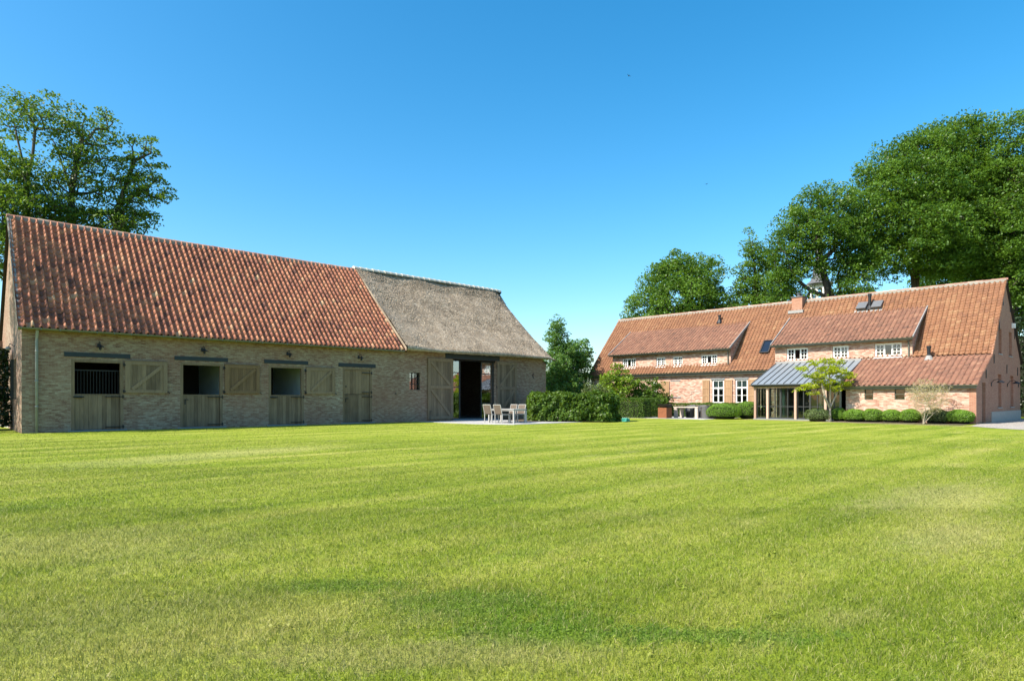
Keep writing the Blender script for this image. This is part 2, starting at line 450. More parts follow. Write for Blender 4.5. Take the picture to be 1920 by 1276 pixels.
def gravel_mat(name, c0, c1, c2):
    m, nt, b, _ = new_mat(name)
    P = pos(nt)
    vo = nd(nt, 'ShaderNodeTexVoronoi', {'Vector': P, 'Scale': 28.0})
    v = nd(nt, 'ShaderNodeSeparateColor', {0: vo.outputs['Color']}).outputs[0]
    col = ramp(nt, v, [(0.0, c0), (0.5, c1), (1.0, c2)])
    col = mix(nt, mth(nt, 'MULTIPLY', noi(nt, P, 0.8, 4), 0.4), col, c0)
    nt.links.new(col, b.inputs['Base Color'])
    b.inputs['Roughness'].default_value = 0.95
    bump(nt, b, mth(nt, 'SUBTRACT', 1.0, vo.outputs['Distance']), 0.8, 0.02)
    return m
M['gravel'] = gravel_mat("drive_gravel", (0.22, 0.19, 0.16), (0.36, 0.32, 0.28), (0.48, 0.44, 0.39))
M['path'] = gravel_mat("path_brick_dust", (0.24, 0.16, 0.11), (0.34, 0.25, 0.18), (0.42, 0.34, 0.26))
M['soil'] = gravel_mat("bed_soil", (0.05, 0.035, 0.022), (0.10, 0.075, 0.05), (0.17, 0.13, 0.09))

# ---------------------------------------------------------------- object helpers
def tag(o, label=None, cat=None, group=None, kind=None):
    for k, v in (('label', label), ('category', cat), ('group', group), ('kind', kind)):
        if v:
            o[k] = v
    return o

def thing(name, label, cat, loc=(0, 0, 0), group=None):
    o = bpy.data.objects.new(name, None)
    COL.objects.link(o)
    o.location = loc
    o.empty_display_size = 0.3
    return tag(o, label, cat, group)

def origin_of(o):
    v = Vector((0, 0, 0))
    while o is not None:
        v += o.location
        o = o.parent
    return v

class Fr:
    """a wall's own frame: u along it, n out of it, w up"""
    def __init__(s, O, U, Nn):
        s.O, s.U, s.N = Vector(O), Vector(U), Vector(Nn)
    def __call__(s, u, n, w):
        return s.O + s.U * u + s.N * n + Vector((0, 0, w))

WORLD = Fr((0, 0, 0), (1, 0, 0), (0, 1, 0))

class MB:
    def __init__(s, fr=WORLD):
        s.fr, s.v, s.f, s.t = fr, [], [], []
    def add(s, pts, faces, tint=0.5):
        b = len(s.v)
        s.v += [s.fr(*p) for p in pts]
        s.t += [tint] * len(pts)
        s.f += [tuple(i + b for i in f) for f in faces]
    def box(s, u0, u1, n0, n1, w0, w1, tint=0.5):
        p = [(u0, n0, w0), (u1, n0, w0), (u1, n1, w0), (u0, n1, w0), (u0, n0, w1), (u1, n0, w1), (u1, n1, w1), (u0, n1, w1)]
        s.add(p, [(0, 3, 2, 1), (4, 5, 6, 7), (0, 1, 5, 4), (1, 2, 6, 5), (2, 3, 7, 6), (3, 0, 4, 7)], tint)
    def quad(s, a, b, c, d, tint=0.5):
        s.add([a, b, c, d], [(0, 1, 2, 3)], tint)
    def beam(s, p, q, a, b, side=(0, 1, 0), tint=0.5):
        """bar from p to q, a wide along side x axis, b thick along side"""
        p, q = Vector(p), Vector(q)
        d = (q - p).normalized()
        sd = Vector(side)
        sd = (sd - d * sd.dot(d)).normalized()
        o = d.cross(sd)
        pts = []
        for c in (p, q):
            for i, j in ((-1, -1), (1, -1), (1, 1), (-1, 1)):
                pts.append(tuple(c + o * (a / 2 * i) + sd * (b / 2 * j)))
        s.add(pts, [(0, 3, 2, 1), (4, 5, 6, 7), (0, 1, 5, 4), (1, 2, 6, 5), (2, 3, 7, 6), (3, 0, 4, 7)], tint)
    def tube(s, pts, rads, k=8, tint=0.5, cap=True):
        pts = [Vector(p) for p in pts]
        if not hasattr(rads, '__len__'):
            rads = [rads] * len(pts)
        rings = []
        ref = Vector((0.31, 0.17, 0.93))
        vv, ff = [], []
        for i, p in enumerate(pts):
            d = (pts[min(i + 1, len(pts) - 1)] - pts[max(i - 1, 0)]).normalized()
            a = d.cross(ref)
            if a.length < 0.05:
                a = d.cross(Vector((1, 0, 0)))
            a.normalize()
            c = d.cross(a)
            for j in range(k):
                an = 2 * math.pi * j / k
                vv.append(tuple(p + (a * math.cos(an) + c * math.sin(an)) * rads[i]))
        for i in range(len(pts) - 1):
            for j in range(k):
                ff.append((i * k + j, i * k + (j + 1) % k, (i + 1) * k + (j + 1) % k, (i + 1) * k + j))
        if cap:
            ff.append(tuple(range(k))[::-1])
            ff.append(tuple((len(pts) - 1) * k + j for j in range(k)))
        s.add(vv, ff, tint)
    def lathe(s, c, prof, k=12, tint=0.5):
        vv, ff = [], []
        for r, z in prof:
            for j in range(k):
                an = 2 * math.pi * j / k
                vv.append((c[0] + r * math.cos(an), c[1] + r * math.sin(an), c[2] + z))
        for i in range(len(prof) - 1):
            for j in range(k):
                ff.append((i * k + j, i * k + (j + 1) % k, (i + 1) * k + (j + 1) % k, (i + 1) * k + j))
        ff.append(tuple(range(k))[::-1])
        ff.append(tuple((len(prof) - 1) * k + j for j in range(k)))
        s.add(vv, ff, tint)
    def wall(s, outline, holes, n0, n1, tint=0.5):
        """a slab from n0 (outer) to n1 with an outline and holes given as (u, w) loops"""
        loops = [outline] + list(holes)
        flat = [p for lp in loops for p in lp]
        tris = tessellate_polygon([[Vector((p[0], p[1], 0)) for p in lp] for lp in loops])
        k = len(flat)
        pts = [(p[0], n0, p[1]) for p in flat] + [(p[0], n1, p[1]) for p in flat]
        ff = [tuple(t) for t in tris] + [tuple(i + k for i in t[::-1]) for t in tris]
        b = 0
        for lp in loops:
            L = len(lp)
            for i in range(L):
                j = (i + 1) % L
                ff.append((b + i, b + j, b + j + k, b + i + k))
            b += L
        s.add(pts, ff, tint)
    def planks(s, u0, u1, n0, n1, w0, w1, width, rng, gap=0.006):
        k = max(1, round((u1 - u0) / width))
        for i in range(k):
            a = u0 + (u1 - u0) * i / k
            b_ = u0 + (u1 - u0) * (i + 1) / k
            s.box(a + gap / 2, b_ - gap / 2, n0, n1 + rng.uniform(-0.003, 0.003), w0, w1, rng.random())
    def build(s, name, mat, parent=None, recalc=True, smooth=False, org=None):
        o0 = origin_of(parent) if parent is not None else Vector(org or (0, 0, 0))
        me = bpy.data.meshes.new(name)
        me.from_pydata([tuple(v - o0) for v in s.v], [], s.f)
        a = me.attributes.new('tint', 'FLOAT', 'POINT')
        a.data.foreach_set('value', np.array(s.t, dtype=np.float32))
        if recalc:
            bm = bmesh.new()
            bm.from_mesh(me)
            bmesh.ops.recalc_face_normals(bm, faces=bm.faces)
            bm.to_mesh(me)
            bm.free()
        if smooth:
            me.polygons.foreach_set('use_smooth', [True] * len(me.polygons))
        me.materials.append(mat)
        o = bpy.data.objects.new(name, me)
        COL.objects.link(o)
        if parent is not None:
            o.parent = parent
        else:
            o.location = o0
        return o

def np_mesh(name, V, Q, mat, parent=None, tint=None, smooth=False, org=None):
    """mesh from numpy arrays, all faces of the same size"""
    V = np.asarray(V, dtype=np.float64)
    Q = np.asarray(Q, dtype=np.int32)
    o0 = origin_of(parent) if parent is not None else Vector(org or (0, 0, 0))
    V = V - np.array(o0)
    me = bpy.data.meshes.new(name)
    k = Q.shape[1]
    me.vertices.add(len(V))
    me.vertices.foreach_set('co', V.astype(np.float32).ravel())
    me.loops.add(Q.size)
    me.loops.foreach_set('vertex_index', Q.ravel())
    me.polygons.add(len(Q))
    me.polygons.foreach_set('loop_start', np.arange(0, Q.size, k, dtype=np.int32))
    me.polygons.foreach_set('loop_total', np.full(len(Q), k, dtype=np.int32))
    if smooth:
        me.polygons.foreach_set('use_smooth', np.ones(len(Q), dtype=bool))
    me.update(calc_edges=True)
    a = me.attributes.new('tint', 'FLOAT', 'POINT')
    a.data.foreach_set('value', np.asarray(tint if tint is not None else np.full(len(V), 0.5), dtype=np.float32))
    me.materials.append(mat)
    o = bpy.data.objects.new(name, me)
    COL.objects.link(o)
    if parent is not None:
        o.parent = parent
    else:
        o.location = o0
    return o

def rect(u0, u1, w0, w1):
    return [(u0, w0), (u1, w0), (u1, w1), (u0, w1)]

# ---------------------------------------------------------------- roof tiles
def tile_field(O, U, S, L, H, tw, th, pan, roll, seed, keep=None, bias=0.0, spread=0.5, lip=0.03, wave=0.012, skew=0.0):
    """rows of overlapping clay tiles on a plane: O eave corner, U along the eave, S up the slope"""
    rng = np.random.default_rng(seed)
    O, U, S = np.array(O, float), np.array(U, float), np.array(S, float)
    N = np.cross(U, S)
    S = S + U * skew
    if N[2] < 0:
        N = -N
    nc, nr = max(1, round(L / tw)), max(1, round(H / th))
    tw, th = L / nc, H / nr
    prof = [(0.0, 0.0)] + [(0.58 * t, -pan * math.sin(math.pi * t)) for t in (0.3, 0.6, 0.85)] + \
           [(0.58 + 0.42 * t, roll * math.sin(math.pi * t)) for t in (0.0, 0.22, 0.45, 0.7, 0.9, 1.0)]
    pu = np.array([p[0] for p in prof]) * tw
    ph = np.array([p[1] for p in prof])
    K = len(prof)
    VV, TT = [], []
    for r in range(nr):
        for c in range(nc):
            if keep and not keep((c + 0.5) * tw, (r + 0.5) * th):
                continue
            du, ds, dh = rng.normal(0, 0.004), rng.normal(0, 0.006), rng.normal(0, 0.003)
            sk = rng.normal(0, 0.004)
            uu = c * tw + pu + du
            wv = wave * (math.sin(c * tw * 0.9 + seed) * math.cos(r * th * 1.1 + c * 0.05))
            top = r * th + th + 0.05
            rows = ((r * th + ds, ph + dh + wv - 0.004), (r * th + ds, ph + lip + dh + wv + sk), (min(top, H + 0.02), ph + wv + dh))
            for sv, hh in rows:
                VV.append(O + np.outer(uu, U) + sv * S + np.outer(hh, N))
            TT.append(np.full(3 * K, np.clip(0.5 + bias + rng.normal(0, spread * 0.45), 0, 1)))
    n = len(TT)
    V = np.concatenate(VV)
    T = np.concatenate(TT)
    q = []
    for a in range(2):
        for k in range(K - 1):
            q.append((a * K + k, a * K + k + 1, (a + 1) * K + k + 1, (a + 1) * K + k))
    q = np.array(q)
    Q = (q[None, :, :] + (np.arange(n) * 3 * K)[:, None, None]).reshape(-1, 4)
    return V, Q, T

def join_np(parts):
    VV, QQ, TT, b = [], [], [], 0
    for V, Q, T in parts:
        VV.append(V); QQ.append(np.asarray(Q) + b); TT.append(T); b += len(V)
    return np.concatenate(VV), np.concatenate(QQ), np.concatenate(TT)

def ridge_row(mb, p, q, r, piece, rng, over=0.012, k=7):
    p, q = Vector(p), Vector(q)
    L = (q - p).length
    d = (q - p) / L
    sd = Vector((-d.y, d.x, 0)).normalized()
    n = max(1, round(L / piece))
    for i in range(n):
        a, b_ = p + d * (L * i / n), p + d * (L * (i + 1) / n + 0.03)
        r0 = r + rng.uniform(-0.006, 0.006)
        vv, ff = [], []
        for c, rr in ((a, r0 + over), (b_, r0)):
            for j in range(k + 1):
                an = math.pi * j / k
                vv.append(tuple(c + sd * (rr * math.cos(an)) + Vector((0, 0, rr * math.sin(an)))))
        for j in range(k):
            ff.append((j, j + 1, k + 2 + j, k + 1 + j))
        ff.append(tuple(range(k + 1)))
        mb.add(vv, ff, rng.random())

def half_gutter(mb, p, q, r=0.07, k=8):
    p, q = Vector(p), Vector(q)
    d = (q - p).normalized()
    sd = Vector((-d.y, d.x, 0)).normalized()
    vv, ff = [], []
    for c in (p, q):
        for rr in (r, r - 0.012):
            for j in range(k + 1):
                an = math.pi + math.pi * j / k
                vv.append(tuple(c + sd * (rr * math.cos(an)) + Vector((0, 0, rr * math.sin(an)))))
    m = k + 1
    for j in range(k):
        ff.append((j, j + 1, 2 * m + j + 1, 2 * m + j))
        ff.append((m + j, m + j + 1, 3 * m + j + 1, 3 * m + j))
    ff += [(0, m, 3 * m, 2 * m), (k, m + k, 3 * m + k, 2 * m + k)]
    for e in (0, 2 * m):
        ff.append(tuple(e + j for j in range(m)))
    mb.add(vv, ff)

# ================================================================ THE BARN
BX0, BX1, BY, BYR, BYB = 3.78, 31.9, 29.72, 34.55, 39.4
FB = Fr((0, BY, 0), (1, 0, 0), (0, -1, 0))
def build_barn():
    rng = random.Random(4)
    R = thing("barn", "long brick barn with stable doors, half orange pantiles and half grey thatch", "barn", ((BX0 + BX1) / 2, (BY + BYB) / 2, 0))
    stables = [(5.31, 7.08, 2.78), (9.21, 10.96, 2.81), (13.04, 14.77, 2.82)]
    holes = [rect(a, b, 0.02, t) for a, b, t in stables]
    holes += [rect(16.87, 18.56, 0.02, 2.83), rect(20.95, 21.66, 1.76, 2.72), rect(23.94, 27.39, 0.08, 3.60)]
    mb = MB(FB)
    mb.wall(rect(BX0 + 0.3, BX1 - 0.3, -0.1, 4.02), holes, 0, -0.34)
    for X, nx in ((BX0, -1), (BX1, 1)):
        sk = 0.05 if nx < 0 else 0
        mb.fr = Fr((X - sk * BY, 0, 0), (sk, 1, 0), (nx, 0, 0))
        h = [rect(31.9, 32.95, 1.25, 2.85)] if nx < 0 else []
        mb.wall([(BY, -0.1), (BYB, -0.1), (BYB, 3.95), (BYR, 8.86), (BY, 4.02)] if nx < 0 else [(BY, -0.1), (BYB, -0.1), (BYB, 3.6), (BYR, 8.2), (BY, 3.6)], h, 0, -0.3)
    mb.fr = Fr((0, BYB, 0), (1, 0, 0), (0, 1, 0))
    mb.wall(rect(BX0 + 0.3, BX1 - 0.3, -0.1, 4.0), [], 0, -0.34)
    mb.build("wall", M['barn_brick'], R)
    # inside: floor, stall partitions, dark ceiling
    mb = MB()
    mb.box(BX0 + 0.3, BX1 - 0.3, BY + 0.34, BYB - 0.34, 0.0, 0.06)
    mb.build("floor", M['concrete'], R)
    mb = MB()
    for x in (7.55, 11.35, 15.1, 18.95):
        mb = MB()
        mb.box(x, x + 0.1, BY + 0.34, BY + 4.2, 0.06, 3.3)
        mb.build("stall_partition", M['stall_wall'], R)
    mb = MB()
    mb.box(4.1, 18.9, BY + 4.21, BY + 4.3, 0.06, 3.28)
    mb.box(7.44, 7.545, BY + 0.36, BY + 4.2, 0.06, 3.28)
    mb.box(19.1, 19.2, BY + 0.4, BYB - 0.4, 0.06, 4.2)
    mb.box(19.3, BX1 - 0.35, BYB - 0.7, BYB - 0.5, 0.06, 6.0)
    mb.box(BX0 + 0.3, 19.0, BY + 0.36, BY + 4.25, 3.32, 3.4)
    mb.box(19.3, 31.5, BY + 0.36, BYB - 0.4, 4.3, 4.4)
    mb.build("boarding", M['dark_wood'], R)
    # dining table glimpsed in the dark hall
    # tiled roof
    S = Vector((0, 5.15, 5.12)); H = S.length; S.normalize()
    V, Q, T = tile_field((3.62, 29.40, 3.86), (1, 0, 0), S, 16.95, H - 0.1, 0.252, 0.325, 0.045, 0.105, 3, keep=lambda u, s: 3.62 + u + 0.045 * s < 20.5, spread=0.40, wave=0.02, lip=0.036, skew=0.045)
    np_mesh("tiled_roof", V, Q, M['barn_tile'], R, T)
    mb = MB()
    mb.quad((3.72, 29.44, 3.80), (20.6, 29.44, 3.80), (20.6, 34.55, 8.86), (3.97, 34.55, 8.86))
    mb.quad((20.6, 29.75, 3.5), (32.0, 29.75, 3.5), (32.0, 34.7, 8.2), (20.6, 34.7, 8.2))
    mb.quad((4.15, 39.75, 3.86), (32.4, 39.75, 3.86), (32.4, 34.55, 8.96), (3.9, 34.55, 8.96))
    mb.build("roof_deck", M['dark_wood'], R)
    # mortar verge under the left edge tiles
    mb = MB()
    mb.beam((3.70, 29.45, 3.80), (3.95, 34.5, 8.86), 0.10, 0.12, (1, 0, 0))
    mb.build("verge_mortar", M['mortar'], R)
    mb = MB()
    ridge_row(mb, (3.88, BYR, 8.90), (20.5, BYR, 8.90), 0.13, 0.36, rng)
    mb.build("ridge_tiles", M['ridge_tile'], R)
    mb = MB()
    mb.box(3.95, 20.45, BYR - 0.16, BYR + 0.16, 8.70, 8.92)
    mb.build("ridge_mortar", M['mortar'], R)
    # thatch
    r = np.random.default_rng(8)
    x0, x1 = 20.38, 32.5
    prof = []
    ez = (29.28, 4.14)
    nS = 120
    for i in range(nS + 1):
        t = i / nS
        prof.append((BYR + (ez[0] - BYR) * t, 9.02 + (ez[1] - 9.02) * t - 0.10 * math.sin(math.pi * t), 1.0, 0.0))
    prof += [(29.16, 4.05, 0.8, 0.4), (29.10, 3.97, 0.5, 0.6), (29.12, 3.89, 0.2, 0.8), (29.22, 3.85, 0, 1), (29.45, 3.90, 0, 1), (29.8, 4.05, 0, 1)]
    nU = 230
    rows = []
    def lift(x, y):
        u = x - x0
        o = -0.10 * min(1, max(0, (y - 29.28) / 1.8)) + 0.24 * max(0, 1 - u / 2.6) ** 2 * min(1, max(0.3, (y - 29.28) / 1.8)) * min(1, 0.2 + (BYR - y) / 1.2) + 0.12 * max(0, 1 - (BYR - y) / 0.7)
        e = x1 - x
        if e < 1.3:
            o -= 0.42 * (1 - e / 1.3) ** 2.2
        o += 0.08 * noise.noise(Vector((x * 0.5, y * 0.5, 3.1))) + 0.016 * noise.noise(Vector((x * 2.2, y * 2.2, 1.7)))
        return o
    for (y, z, k, un) in prof:
        row = []
        for i in range(nU + 1):
            x = x0 + (x1 - x0) * i / nU
            o = lift(x, y) * (k if k > 0 else 0.15)
            j = r.normal(0, 0.010) if un < 1 else r.normal(0, 0.02)
            row.append((x + r.normal(0, 0.008), y - 0.70 * (o + j), z + 0.71 * (o + j)))
        rows.append(row)
    V = np.array(rows).reshape(-1, 3)
    n1 = nU + 1
    Q = []
    for a in range(len(prof) - 1):
        for i in range(nU):
            Q.append((a * n1 + i, a * n1 + i + 1, (a + 1) * n1 + i + 1, (a + 1) * n1 + i))
    # left and right end faces and thickness
    T = r.uniform(0.25, 0.75, len(V))
    base = (V, np.array(Q), T)
    K = 52000
    us = r.uniform(0.0, 1, K); ts = np.concatenate([r.uniform(0, 1, K - 6000), r.uniform(0.985, 1.0, 6000)])
    SV = np.zeros((K, 4, 3)); ST = np.zeros((K, 4))
    down = np.array([0, -0.70, -0.71]); nor = np.array([0, -0.71, 0.70])
    for i in range(K):
        x = x0 + (x1 - x0) * us[i]; t = ts[i]
        y = BYR + (ez[0] - BYR) * t
        z = 9.02 + (ez[1] - 9.02) * t - 0.10 * math.sin(math.pi * t)
        o = lift(x, y)
        p = np.array([x, y - 0.7 * o, z + 0.7 * o])
        d = down + nor * r.uniform(0.0, 0.26) + np.array([r.normal(0, 0.22), 0, 0])
        d /= np.linalg.norm(d)
        L = r.uniform(0.06, 0.15); w = r.uniform(0.008, 0.016)
        side = np.array([1, 0, 0]) + nor * r.normal(0, 0.5)
        SV[i] = (p - side * w - nor * 0.01, p + side * w - nor * 0.01, p + d * L + side * w * 0.7, p + d * L - side * w * 0.7)
        ST[i] = np.clip(r.normal(0.52, 0.27), 0, 1)
    V, Q, T = join_np([base, (SV.reshape(-1, 3), np.arange(4 * K).reshape(-1, 4), ST.ravel())])
    np_mesh("thatched_roof", V, Q, M['thatch'], R, T)
    mb = MB()
    mb.fr = Fr((x0, 0, 0), (0, 1, 0), (-1, 0, 0))
    mb.add([(29.2, 0, 3.86), (34.5, 0, 8.95), (34.47, 0, 9.08), (29.2, 0, 4.05)], [(0, 1, 2, 3)])
    mb.build("thatch_edge", M['thatch'], R)
    mb = MB()
    ridge_row(mb, (20.3, BYR, 8.97), (32.2, BYR, 8.93), 0.17, 0.42, rng, over=0.03)
    mb.build("pale_ridge_tiles", M['pale_ridge'], R)
    # gutter and downpipe
    mb = MB()
    half_gutter(mb, (3.62, 29.36, 3.86), (20.35, 29.36, 3.86), 0.075)
    for k in range(29):
        x = 3.7 + k * 0.59
        mb.box(x, x + 0.03, 29.275, 29.285, 3.79, 3.87)
    mb.build("gutter", M['gutter'], R)
    mb = MB(FB)
    mb.tube([(4.22, 0.3, 3.84), (4.22, 0.26, 3.74), (4.22, 0.1, 3.55), (4.22, 0.09, 3.4), (4.22, 0.09, 0.0)], 0.05, 10)
    for w in (0.95, 1.9, 3.0):
        mb.tube([(4.22, 0.09, w), (4.22, 0.09, w + 0.05)], 0.058, 10)
    mb.build("downpipe", M['pipe'], R, smooth=True)
    # stone thresholds and lintels
    for a, b in ((5.2, 7.2), (9.1, 11.1), (12.95, 14.9), (16.75, 18.7)):
        mb = MB(FB)
        mb.box(a, b, -0.33, 0.06, 0.005, 0.055)
        mb.build("threshold", M['bluestone'], R)
    for a, b, w0, w1 in ((5.08, 7.32, 2.88, 3.05), (8.98, 11.18, 2.90, 3.07), (12.82, 14.99, 2.91, 3.08), (16.63, 18.78, 2.88, 3.07)):
        mb = MB(FB)
        mb.box(a, b, -0.1, 0.03, w0, w1)
        mb.build("lintel", M['lintel'], R)
    mb = MB(FB)
    mb.box(23.43, 27.66, -0.3, 0.04, 3.602, 3.92)
    mb.build("lintel", M['lintel'], R)
    # three stables: frame, half door, open shutter
    sh = [(7.12, 8.68), (11.03, 12.58), (14.87, 16.39)]
    for i, (a, b, t) in enumerate(stables):
        mb = MB(FB)
        mb.box(a, a + 0.11, -0.14, 0.004, 0.06, t)
        mb.box(b - 0.11, b, -0.14, 0.004, 0.06, t)
        mb.box(a + 0.11, b - 0.11, -0.14, 0.004, t - 0.10, t)
        mb.build("door_frame", M['oak'], R)
        mb = MB(FB)
        mb.planks(a + 0.12, b - 0.12, -0.11, -0.06, 0.07, 1.40, 0.155, rng)
        mb.box(a + 0.12, b - 0.12, -0.12, -0.05, 1.405, 1.45)
        d = mb.build("stable_door", M['oak'], R)
        for w in (0.14, 1.33):
            m2 = MB(FB)
            m2.box(b - 0.62, b + 0.03, -0.05, 0.012, w, w + 0.035)
            m2.tube([(b - 0.02, 0.02, w - 0.05), (b - 0.02, 0.02, w + 0.09)], 0.022, 8)
            m2.build("hinge", M['black_iron'], d)
        m2 = MB(FB)
        if i == 1:
            m2.tube([(a + 0.2, -0.05, 1.23), (a + 0.2, 0.0, 1.23), (a + 0.32, 0.0, 1.23)], 0.014, 6)
            m2.box(a + 0.18, a + 0.23, -0.06, -0.045, 1.03, 1.25)
        else:
            m2.tube([(a + 0.06, 0.02, 1.34), (a + 0.42, 0.02, 1.34)], 0.022, 8)
            m2.box(a + 0.1, a + 0.36, -0.058, 0.02, 1.30, 1.325)
        m2.build("latch", M['black_iron'], d)
        u0, u1 = sh[i]
        mat = M['oak_warm'] if i == 1 else M['oak']
        mb = MB(FB)
        w0, w1 = 1.5, 2.78
        mb.planks(u0 + 0.1, u1 - 0.1, 0.03, 0.062, w0 + 0.1, w1 - 0.1, 0.17, rng)
        for (p, q, s_, e_) in ((u0, u0 + 0.19, w0, w1), (u1 - 0.15, u1, w0, w1)):
            mb.box(p, q, 0.02, 0.095, s_, e_, rng.uniform(0.75, 1))
        mb.box(u0 + 0.19, u1 - 0.15, 0.02, 0.085, w0, w0 + 0.13, rng.uniform(0.75, 1))
        mb.box(u0 + 0.19, u1 - 0.15, 0.02, 0.085, w1 - 0.14, w1, rng.uniform(0.75, 1))
        mb.beam((u0 + 0.25, 0.074, w0 + 0.15), (u1 - 0.2, 0.074, w1 - 0.17), 0.13, 0.04, (0, 1, 0), 0.95)
        mb.box(u0 - 0.01, u1 + 0.01, 0.018, 0.10, w1 + 0.002, w1 + 0.03)
        s = mb.build("shutter", mat, R)
        for w in (1.56, 2.62):
            m2 = MB(FB)
            m2.tube([(u0 - 0.04, 0.05, w - 0.06), (u0 - 0.04, 0.05, w + 0.07)], 0.026, 8)
            m2.box(u0 - 0.04, u0 + 0.02, 0.04, 0.1, w - 0.03, w + 0.03)
            m2.build("hinge", M['black_iron'], s)
        m2 = MB(FB)
        m2.tube([(u1 + 0.0, 0.05, 1.56), (u1 + 0.07, 0.06, 1.53), (u1 + 0.1, 0.08, 1.48)], 0.014, 6)
        m2.build("hold_back", M['black_iron'], s)
    mb = MB(FB)
    for k in range(15):
        u = 5.46 + k * 0.106
        mb.tube([(u, -0.24, 1.42), (u, -0.24, 2.36)], 0.013, 6)
    mb.box(5.42, 6.97, -0.26, -0.22, 2.36, 2.40)
    mb.box(5.42, 6.97, -0.26, -0.22, 1.40, 1.44)
    mb.build("grille", M['black_iron'], R)
    # the closed two-leaf door
    a, b, t = 16.87, 18.56, 2.83
    mb = MB(FB)
    mb.box(a, a + 0.1, -0.14, 0.004, 0.06, t)
    mb.box(b - 0.1, b, -0.14, 0.004, 0.06, t)
    mb.box(a + 0.1, b - 0.1, -0.14, 0.004, t - 0.09, t)
    mb.build("door_frame", M['oak'], R)
    for w0, w1, hs in ((0.07, 1.485, (0.14, 1.36)), (1.51, 2.735, (1.58, 2.58))):
        mb = MB(FB)
        mb.planks(a + 0.11, b - 0.11, -0.09, -0.045, w0, w1, 0.16, rng)
        d = mb.build("stable_door", M['oak'], R)
        for w in hs:
            m2 = MB(FB)
            m2.box(b - 0.56, b + 0.02, -0.04, 0.014, w, w + 0.035)
            m2.tube([(b - 0.02, 0.02, w - 0.05), (b - 0.02, 0.02, w + 0.09)], 0.02, 8)
            m2.build("hinge", M['black_iron'], d)
        m2 = MB(FB)
        if w0 < 1:
            m2.tube([(a + 0.19, -0.05, 1.28), (a + 0.19, 0.0, 1.28), (a + 0.32, 0.0, 1.28)], 0.014, 6)
            m2.box(a + 0.17, a + 0.21, -0.052, -0.036, 1.1, 1.30)
        else:
            m2.box(a + 0.17, a + 0.23, -0.045, -0.02, 1.86, 1.92)
        m2.build("latch", M['black_iron'], d)
    # small window of nine panes
    a, b, w0, w1 = 20.95, 21.66, 1.76, 2.72
    mb = MB(FB)
    for k in range(4):
        u = a + 0.0 + (b - a - 0.03) * k / 3
        mb.box(u, u + 0.03, -0.12, -0.08, w0 + 0.031, w1 - 0.031)
        w = w0 + (w1 - w0 - 0.03) * k / 3
        mb.box(a, b, -0.121, -0.079, w, w + 0.03)
    f = mb.build("window", M['black_iron'], R)
    mb = MB(Fr((0, BY, 0), (1, 0, 0), (0, -1, 0)))
    mb.quad((a, -0.13, w0), (b, -0.172, w0), (b, -0.172, w1), (a, -0.13, w1))
    mb.build("pane", M['barn_glass'], f)
    mb = MB(FB)
    mb.box(a - 0.05, b + 0.05, -0.5, -0.45, w0 - 0.05, w1 + 0.05)
    mb.build("window_backing", M['dark_wood'], R)
    # big doors folded back
    for (u0, u1, w0, w1, fl) in ((22.14, 23.93, 0.12, 3.56, 1), (27.42, 29.08, 0.10, 3.56, -1)):
        mb = MB(FB)
        mb.planks(u0 + 0.06, u1 - 0.06, 0.03, 0.07, w0 + 0.05, w1 - 0.05, 0.17, rng)
        mb.box(u0, u0 + 0.17, 0.025, 0.11, w0, w1, 0.85)
        mb.box(u1 - 0.17, u1, 0.025, 0.11, w0, w1, 0.75)
        mid = w0 + (w1 - w0) * 0.53
        for p, q in ((w0, w0 + 0.17), (mid - 0.09, mid + 0.09), (w1 - 0.17, w1)):
            mb.box(u0 + 0.17, u1 - 0.17, 0.025, 0.108, p, q, rng.uniform(0.7, 1))
        for p, q in ((w0 + 0.17, mid - 0.09), (mid + 0.09, w1 - 0.17)):
            ua, ub = (u0 + 0.2, u1 - 0.2) if fl > 0 else (u1 - 0.2, u0 + 0.2)
            mb.beam((ua, 0.085, q - 0.03), (ub, 0.085, p + 0.03), 0.15, 0.05, (0, 1, 0), 0.9)
        d = mb.build("barn_door", M['oak'], R)
        m2 = MB(FB)
        uu = u0 + 0.1 if fl > 0 else u1 - 0.1
        m2.tube([(uu, 0.13, w0 - 0.06), (uu, 0.13, w0 + 0.45)], 0.014, 6)
        m2.tube([(uu, 0.13, w0 + 0.45), (uu + 0.12 * fl, 0.13, w0 + 0.47)], 0.014, 6)
        m2.build("bolt", M['black_iron'], d)
        he = u1 if fl > 0 else u0
        for w in (0.5, 1.9, 3.2):
            m2 = MB(FB)
            m2.tube([(he, 0.06, w), (he, 0.06, w + 0.16)], 0.025, 8)
            m2.build("hinge", M['black_iron'], d)
    # glazed side lights
    for (u0, u1, trans) in ((23.96, 24.70, (1.92, 2.78)), (26.33, 27.37, (0.97, 2.76))):
        mb = MB(FB)
        mb.box(u0, u0 + 0.06, -0.26, -0.19, 0.08, 3.595)
        mb.box(u1 - 0.06, u1, -0.26, -0.19, 0.08, 3.595)
        for w in (0.08,) + trans + (3.53,):
            mb.box(u0 + 0.06, u1 - 0.06, -0.257, -0.193, w, w + 0.055)
        f = mb.build("glazed_screen", M['dark_frame'], R)
        m2 = MB(FB)
        m2.quad((u0 + 0.03, -0.225, 0.1), (u1 - 0.03, -0.225, 0.1), (u1 - 0.03, -0.225, 3.56), (u0 + 0.03, -0.225, 3.56))
        m2.build("pane", M['barn_glass'], f)
    mb = MB(FB)
    mb.box(23.9, 27.45, -0.33, 0.25, 0.02, 0.085)
    mb.build("threshold", M['bluestone'], R)
